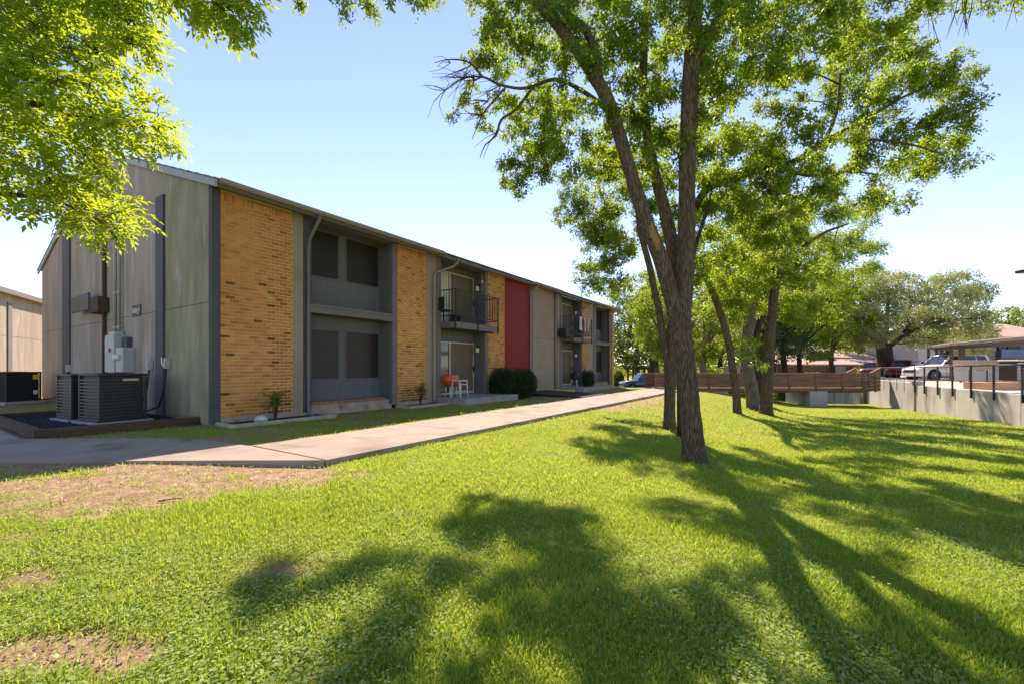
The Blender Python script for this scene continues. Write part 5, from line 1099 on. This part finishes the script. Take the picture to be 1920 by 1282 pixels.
# --- live oak on the car park
ZO = 45.0
oak = [st([(1662, 706, 30), (1661, 690, 26), (1659, 665, 25), (1657, 648, 24)], ZO, n=14), st([(1657, 655, 11), (1630, 630, 8), (1600, 610, 6), (1575, 600, 4)], ZO, n=10), st([(1657, 652, 10), (1662, 610, 8, 1), (1665, 560, 5, 1.5), (1660, 530, 4, 2)], ZO, n=10), st([(1660, 655, 11), (1690, 632, 8, -1), (1730, 612, 6, -1), (1785, 600, 4, -1.5), (1830, 598, 3, -1.5)], ZO, n=10), st([(1690, 632, 8, -1), (1730, 580, 7, .5), (1770, 545, 4, 1)], ZO, n=8)]
ob = poly_blobs([(1590, 610), (1610, 565), (1640, 530), (1680, 505), (1715, 512), (1740, 530), (1775, 510), (1810, 512), (1852, 545), (1845, 580), (1862, 620), (1830, 655), (1790, 650), (1740, 640), (1700, 645), (1670, 630), (1640, 650), (1606, 640)], 16, 15, 22, lambda x, y, rr: ZO+rr.uniform(-4.0, 3.5), seed=6)
tree('live_oak', 'broad grey green live oak with dark branching trunk beside the car park', oak, ob, L_oak, M_barkd, L=.15, lai=3.0, near=False, nb=14, lpt=10, twigs=False, branch_r=.06, wr=.3)
# --- near tree whose boughs hang in from the left
ZN = 5.0
nt = [dict(P=[np.array([-8.6, 4.2, gz(-8.6, 4.2)-.05]), np.array([-8.55, 4.25, 1.5]), np.array([-8.4, 4.4, 3.2]), np.array([-8.2, 4.6, 5.2]), np.array([-8.0, 4.8, 7.5])], R=[.24, .2, .18, .13, .05], n=16),
      dict(P=[np.array([-8.45, 4.35, 2.6]), W(-160, 330, 4.9), W(-20, 360, 5.0), W(90, 375, 5.1), W(180, 410, 5.2), W(225, 455, 5.2)], R=[.09, .06, .035, .022, .014, .005], n=8),
      dict(P=[np.array([-8.3, 4.5, 4.2]), W(-120, 180, 4.9), W(30, 190, 5.0), W(140, 215, 5.0), W(250, 235, 5.1), W(330, 240, 5.1)], R=[.09, .06, .04, .024, .014, .005], n=8),
      dict(P=[np.array([-8.1, 4.7, 6.0]), W(-100, -60, 4.8), W(40, 20, 4.9), W(90, 75, 5.0), W(190, 100, 5.0), W(260, 60, 5.1)], R=[.08, .06, .035, .022, .014, .006], n=8),
      dict(P=[np.array([-8.05, 4.75, 6.6]), W(-40, -160, 4.7), W(150, -110, 4.6), W(320, -60, 4.6), W(430, 10, 4.6)], R=[.07, .05, .035, .02, .006], n=8)]
nbp = poly_blobs([(-140, -80), (265, -60), (262, 30), (255, 80), (215, 120), (205, 200), (310, 212), (312, 235), (290, 265), (240, 270), (185, 320), (170, 345), (235, 395), (240, 420), (195, 448), (165, 440), (115, 410), (90, 385), (20, 375), (-140, 380)], 36, 24, 34, lambda x, y, rr: ZN+rr.uniform(-.7, .8), seed=11)
nbp += [(W(400, 5, 4.6), .20), (W(440, 15, 4.6), .20), (W(375, -30, 4.6), .24), (W(465, -10, 4.7), .18), (W(300, -50, 4.6), .25), (W(150, -130, 4.7), .4), (W(20, -140, 4.7), .45)]
tree('overhanging_tree', 'bright green feathery leaved tree reaching in over the gable end', nt, nbp, L_near, M_bark, fol=pinnate(nbp, 1050), rough=.08, branch_r=.016)
# --- tree off to the right whose bare twigs hang into the corner
ZR = 8.5; tr_ = [dict(P=[np.array([13.6, 8.4, gz(13.6, 8.4)-.05]), np.array([13.5, 8.4, 3.0]), np.array([13.2, 8.4, 6.0]), np.array([12.8, 8.5, 8.6]), np.array([12.6, 8.6, 10.5])], R=[.2, .17, .14, .1, .04], n=14), dict(P=[np.array([12.9, 8.5, 8.2]), W(2010, -60, ZR), W(1920, -40, ZR), W(1840, -45, ZR), W(1770, -20, ZR)], R=[.07, .05, .03, .02, .006], n=8)]
rr = random.Random(12)
for k in range(16):
    x, y = rr.uniform(1735, 1925), rr.uniform(-45, -5); l = rr.uniform(40, 115); dx = rr.uniform(-26, 26)
    tr_.append(st([(x, y, 2.2), (x+dx*.3, y+l*.5, 1.7), (x+dx, y+l, .7)], ZR, n=4, step=.15)); tr_.append(st([(x+dx*.3, y+l*.5, 1.3), (x+dx*.3+rr.uniform(-16, 16), y+l*.85, .6)], ZR, n=4, step=.15))
tb = [(W(x, y, ZR+rr.uniform(-.5, .5)), r*ZR/FPX) for x, y, r in ((1770, -15, 34), (1810, 5, 26), (1850, 15, 24), (1840, -30, 40), (1900, -20, 36), (1890, 12, 20), (1960, -20, 50), (1760, 20, 20))]
tree('bare_twigged_tree', 'thin branch with bare hanging twigs reaching in above the car park', tr_, tb, L_elm, M_barkd, L=.06, lai=1.3)
# ------------------------------------------------------------------ shrubs
def shrub(name, label, c, rx, ry, rz_, leaf, L=.035, n=9000, stems=6, m=None, core=True):
    r = root(name, (c[0], c[1], c[2]), label, 'shrub'); d = rdir(n); d = d/np.linalg.norm(d, axis=1)[:, None]
    lump_ = 1+.10*(fbm(d[:, 0]*2.4+9, d[:, 2]*2.4+d[:, 1]*2+4, 3)-.5)*2
    e = np.sign(d)*np.abs(d)**.75; P = np.array(c)+np.stack([e[:, 0]*rx, e[:, 1]*ry, e[:, 2]*rz_*.5+rz_*.5], 1)*(lump_*RNG.uniform(.78, 1.03, n))[:, None]
    P[:, 2] = np.maximum(P[:, 2], c[2]+.02); D = rdir(n)*.8+d*.7; D /= np.linalg.norm(D, axis=1)[:, None]
    v, q, t = leaf_quads(P, D, L*RNG.uniform(.7, 1.3, n), .3, np.clip(.5+RNG.normal(0, .22, n), 0, 1)); link('foliage', fast_mesh('foliage', v-ORG[r], q, t), leaf, r)
    if core:
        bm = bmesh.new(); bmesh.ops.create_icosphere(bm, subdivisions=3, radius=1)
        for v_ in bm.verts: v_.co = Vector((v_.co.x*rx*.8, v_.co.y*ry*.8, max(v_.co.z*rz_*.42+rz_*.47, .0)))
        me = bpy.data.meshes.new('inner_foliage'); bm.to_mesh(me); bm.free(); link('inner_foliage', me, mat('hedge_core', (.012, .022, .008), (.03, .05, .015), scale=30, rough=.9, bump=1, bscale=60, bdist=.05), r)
    w = Wood()
    for k in range(stems): a = RNG.uniform(0, 6.28); w.limb([np.array(c), np.array(c)+np.array([math.cos(a)*rx*.3, math.sin(a)*ry*.3, rz_*.45]), np.array(c)+np.array([math.cos(a)*rx*.7, math.sin(a)*ry*.7, rz_*.85])], [.02, .014, .006], n=5, step=.2)
    link('stems', w.mesh('stems', ORG[r]), M_barkd, r)
    return r
c = hit(961, 747, .22); shrub('round_hedge', 'rounded dark green clipped bush in front of the red wall', (c[0], c[1]+.55, .2), 1.0, .75, 1.22, L_hedge, L=.05, n=26000)
c = F(S(1107, .7), .55, .3); shrub('potted_shrub', 'dark bushy plant by the patio edge next to the far window bay', (c[0], c[1], .38), .36, .36, .95, L_hedge, L=.06, n=2500)
def sprig(label, c, h, n, leaf, L, seed, sparse=1):
    rr = random.Random(seed); r = root('garden_plant', c, label, 'plant'); w = Wood(); bb = []
    for k in range(n):
        a = rr.uniform(0, 6.28); rd = rr.uniform(.05, .22)*h; e = np.array(c)+np.array([math.cos(a)*rd, math.sin(a)*rd, h*rr.uniform(.6, 1)]); m_ = (np.array(c)+e)/2+np.array([rr.uniform(-.03, .03), rr.uniform(-.03, .03), 0])
        w.limb([np.array(c), m_, e], [.010, .007, .003], n=5, step=.1); bb += [(e, .09*h/.6), (m_*.4+e*.6, .07*h/.6)]
    link('stems', w.mesh('stems', ORG[r]), M_barkd, r)
    if leaf: v, q, t, _ = foliage(bb, L, sparse); link('leaves', fast_mesh('leaves', v-ORG[r], q, t), leaf, r)
sprig('small green leafy plant in the mulch bed beside the pale rock', F(S(517, .4), .4, .262), .62, 7, L_bg, .05, 1, 1.3)
sprig('bare brown shrub in the mulch bed between the two bays', F(S(786, .3), .35, .262), .75, 12, L_dk, .03, 2, .25)
for i, (px, Z, rx, h, lf, lab) in enumerate(((1160, 50, .8, 2.4, L_elm, 'yellow green shrub by the dark car past the brick building'), (1475, 40, .9, 1.5, L_bg, 'leafy shrub in front of the clubhouse wall'), (1360, 38, 1.2, 1.1, L_elm, 'pale shrub under the footbridge line beside the lawn trees'), (1630, 54, 1.2, 2.4, L_bg, 'spiky green shrub before the clubhouse beside the live oak'), (1525, 52, 1.0, 1.5, L_dk, 'dark shrub before the clubhouse red door'))):
    q = W(px, 700, Z); z = float(gz(q[0], q[1])); z = {0: -.92, 3: -.6, 4: -.6}.get(i, z); shrub('shrub', lab, (q[0], Z, z), rx, rx, h, lf, L=.12, n=1600)

# far belt of woods closing the horizon
n = 60000; x = RNG.uniform(-15, 150, n); y = 112+RNG.uniform(-6, 6, n)+.1*x; top = 8+7*fbm(x*.07, x*0+3, 4); z = -2.5+(top+2.5)*RNG.random(n)**.8
P = np.stack([x, y+(z-3)*.25*RNG.normal(size=n), z], 1); vv, qq, tt = leaf_quads(P, rdir(n), RNG.uniform(.5, .9, n), .34, np.clip(.5+RNG.normal(0, .2, n)+.3*(fbm(x*.2, z*.3, 3)-.5), 0, 1))
o = link('distant_woods', fast_mesh('distant_woods', vv, qq, tt), L_bg); tag(o, 'continuous green belt of far woods behind the buildings', 'woods', kind='stuff')
# ------------------------------------------------------------------ grass and clover (uncountable)
L_grass = leafmat('grass_blade', (.075, .155, .010), (.17, .285, .020), (.40, .43, .10), (.54, .74, .05), .50, .7)
L_clover = leafmat('clover_leaf', (.11, .20, .035), (.22, .33, .08), (.40, .47, .18), (.50, .66, .10), .42, .75)
def scatter(n, y0, y1, xr=1.30, power=1.0):
    y = y0+(y1-y0)*RNG.random(n)**power; x = (RNG.random(n)*2-1)*xr*y
    return x, y
def lawn_ok(x, y, keep=1.0, edge=5.37):
    s, p = sp(x, y); d = dirt(x, y)
    main = np.where(s < -.97, y < WALKY-.02, p > edge)              # the walk turns left past the corner
    bay = (p > 1.4) & (p < 3.36) & (s > -.1) & (s < 21)
    bay |= (p > .85) & (p < 3.36) & (s > -.1) & (s < 5.5)
    bay |= (y > 7.66) & (p > -.5) & (s > -2.7) & (s <= -.1) & (p < 2)
    ok = main | (bay & (RNG.random(len(x)) < .6))
    ok &= wall_side(x, y) < -.05
    ok &= RNG.random(len(x)) > d*.90
    return ok
WALKY = F(-.976, 5.34, 0)[1]-.04
def blades(n, y0, y1, h, w, power=1.0):
    x, y = scatter(n, y0, y1, power=power); k = lawn_ok(x, y); x, y = x[k], y[k]; n = len(x); z = gz(x, y)
    # hug the tufty clumps of a real lawn
    hh = h*(0.25+1.4*fbm(x*2.3+3, y*2.3, 4))*RNG.uniform(.5, 1.4, n); an = RNG.uniform(0, 2*math.pi, n); ln = RNG.uniform(.15, 1.0, n)
    P = np.stack([x, y, z-.004], 1); dr = np.stack([np.cos(an)*ln, np.sin(an)*ln, np.ones(n)], 1); dr /= np.linalg.norm(dr, axis=1)[:, None]
    sd_ = np.stack([-np.sin(an), np.cos(an), np.zeros(n)], 1)*(w*RNG.uniform(.6, 1.3, n))[:, None]
    H = hh[:, None]; bend = np.stack([np.cos(an), np.sin(an), np.full(n, -.25)], 1)*H*.28*ln[:, None]
    V_ = np.stack([P-sd_*.5, P+dr*H*.55+sd_*.45+bend*.3, P+dr*H+bend, P+dr*H*.55-sd_*.55+bend*.3], 1).reshape(-1, 3)
    dry = (RNG.random(n) < .05)*.5
    t = np.clip(.02+.46*fbm(x*.8, y*.8+4, 3)+.55*fbm(x*.33+7, y*.33, 3)+RNG.normal(0, .17, n)+dry, 0, 1)
    return V_, np.repeat(t, 4)
parts = [blades(170000, 1.5, 4.6, .046, .0055), blades(150000, 4.6, 9.5, .050, .008), blades(110000, 9.5, 21, .055, .018, .9)]
v = np.vstack([a for a, b_ in parts]); t = np.concatenate([b_ for a, b_ in parts])
o = link('grass', fast_mesh('grass', v, np.arange(len(v)).reshape(-1, 4), t), L_grass); tag(o, 'short sunlit lawn grass with bare patches', 'grass', kind='stuff')
def clover(n, y0, y1):
    x, y = scatter(n, y0, y1, 1.27); k = lawn_ok(x, y) & (RNG.random(n) < np.clip((fbm(x*.75+20, y*.75, 4)-.36)*4.2, 0.04, 1)*sst(6.5, 2.8, y)); x, y = x[k], y[k]; n = len(x)
    P = np.stack([x, y, gz(x, y)+RNG.uniform(.012, .045, n)], 1); an = RNG.uniform(0, 6.283, n); D = np.stack([np.cos(an), np.sin(an), RNG.uniform(-.25, .25, n)], 1); D /= np.linalg.norm(D, axis=1)[:, None]
    L_ = RNG.uniform(.007, .026, n)[:, None]; up = np.array([[0, 0, 1.0]])+RNG.normal(0, .3, (n, 3)); S_ = np.cross(D, up); S_ /= np.linalg.norm(S_, axis=1)[:, None]
    V_ = np.stack([P, P+D*L_*.6+S_*L_*.42, P+D*L_, P+D*L_*.6-S_*L_*.42], 1).reshape(-1, 3)
    return V_, np.repeat(np.clip(.5+RNG.normal(0, .2, n), 0, 1), 4)
v, t = clover(125000, 1.5, 6.5); o = link('clover', fast_mesh('clover', v, np.arange(len(v)).reshape(-1, 4), t), L_clover); tag(o, 'low clover growing among the lawn grass', 'clover', kind='stuff')
# crumbs of soil, bark and dry leaves on the bare patches
n = 26000; x, y = scatter(n, 1.6, 11); s_, p_ = sp(x, y); k = (RNG.random(n) < dirt(x, y)*.9+.08) & np.where(s_ < -.97, y < WALKY-.02, p_ > 5.4); x, y = x[k], y[k]; n = len(x)
P = np.stack([x, y, gz(x, y)+.002], 1); r_ = RNG.uniform(.003, .014, n)*np.where(RNG.random(n) < .04, 2.0, 1); an = RNG.uniform(0, 6.28, n); e = np.stack([np.cos(an), np.sin(an), RNG.uniform(-.1, .3, n)], 1)*r_[:, None]; f = np.stack([-np.sin(an), np.cos(an), RNG.uniform(-.1, .3, n)], 1)*r_[:, None]*.6; up = np.array([0, 0, 1.0])*r_[:, None]*.7
V_ = np.stack([P-e, P-f, P+e, P+f, P+up], 1).reshape(-1, 3); i = np.arange(n)*5; Q = np.concatenate([np.stack([i+a, i+b_, i+4], 1) for a, b_ in ((0, 1), (1, 2), (2, 3), (3, 0))])
o = link('soil_crumbs', fast_mesh('soil_crumbs', V_, Q, np.repeat(RNG.random(n), 5)), mat('litter', (.12, .065, .035), (.30, .2, .12), c3=(.55, .44, .32), attr='tint', rough=.95)); tag(o, 'crumbs of soil and dry leaf litter on the bare patches', 'litter', kind='stuff')
# fallen twigs
rr = random.Random(21)
for lab, px, py, l, an in (('thin dry twig lying upright in the shaded clover near the path corner side', 742, 1190, .16, 1.45), ('short brown stick lying on the bare soil outside the walk', 322, 938, .22, .5), ('small stick lying on the worn soil strip', 110, 997, .16, .1)):
    q = hit(px, py); w = Wood(); d = np.array([math.cos(an), math.sin(an), 0]); p0 = q+np.array([0, 0, .012])
    w.limb([p0-d*l/2, p0+np.array([.01, .008, .006]), p0+d*l/2], [.007, .006, .003], n=6, step=.05); o = link('twig', w.mesh('twig', q), M_barkg); o.location = tuple(q); tag(o, lab, 'twig')
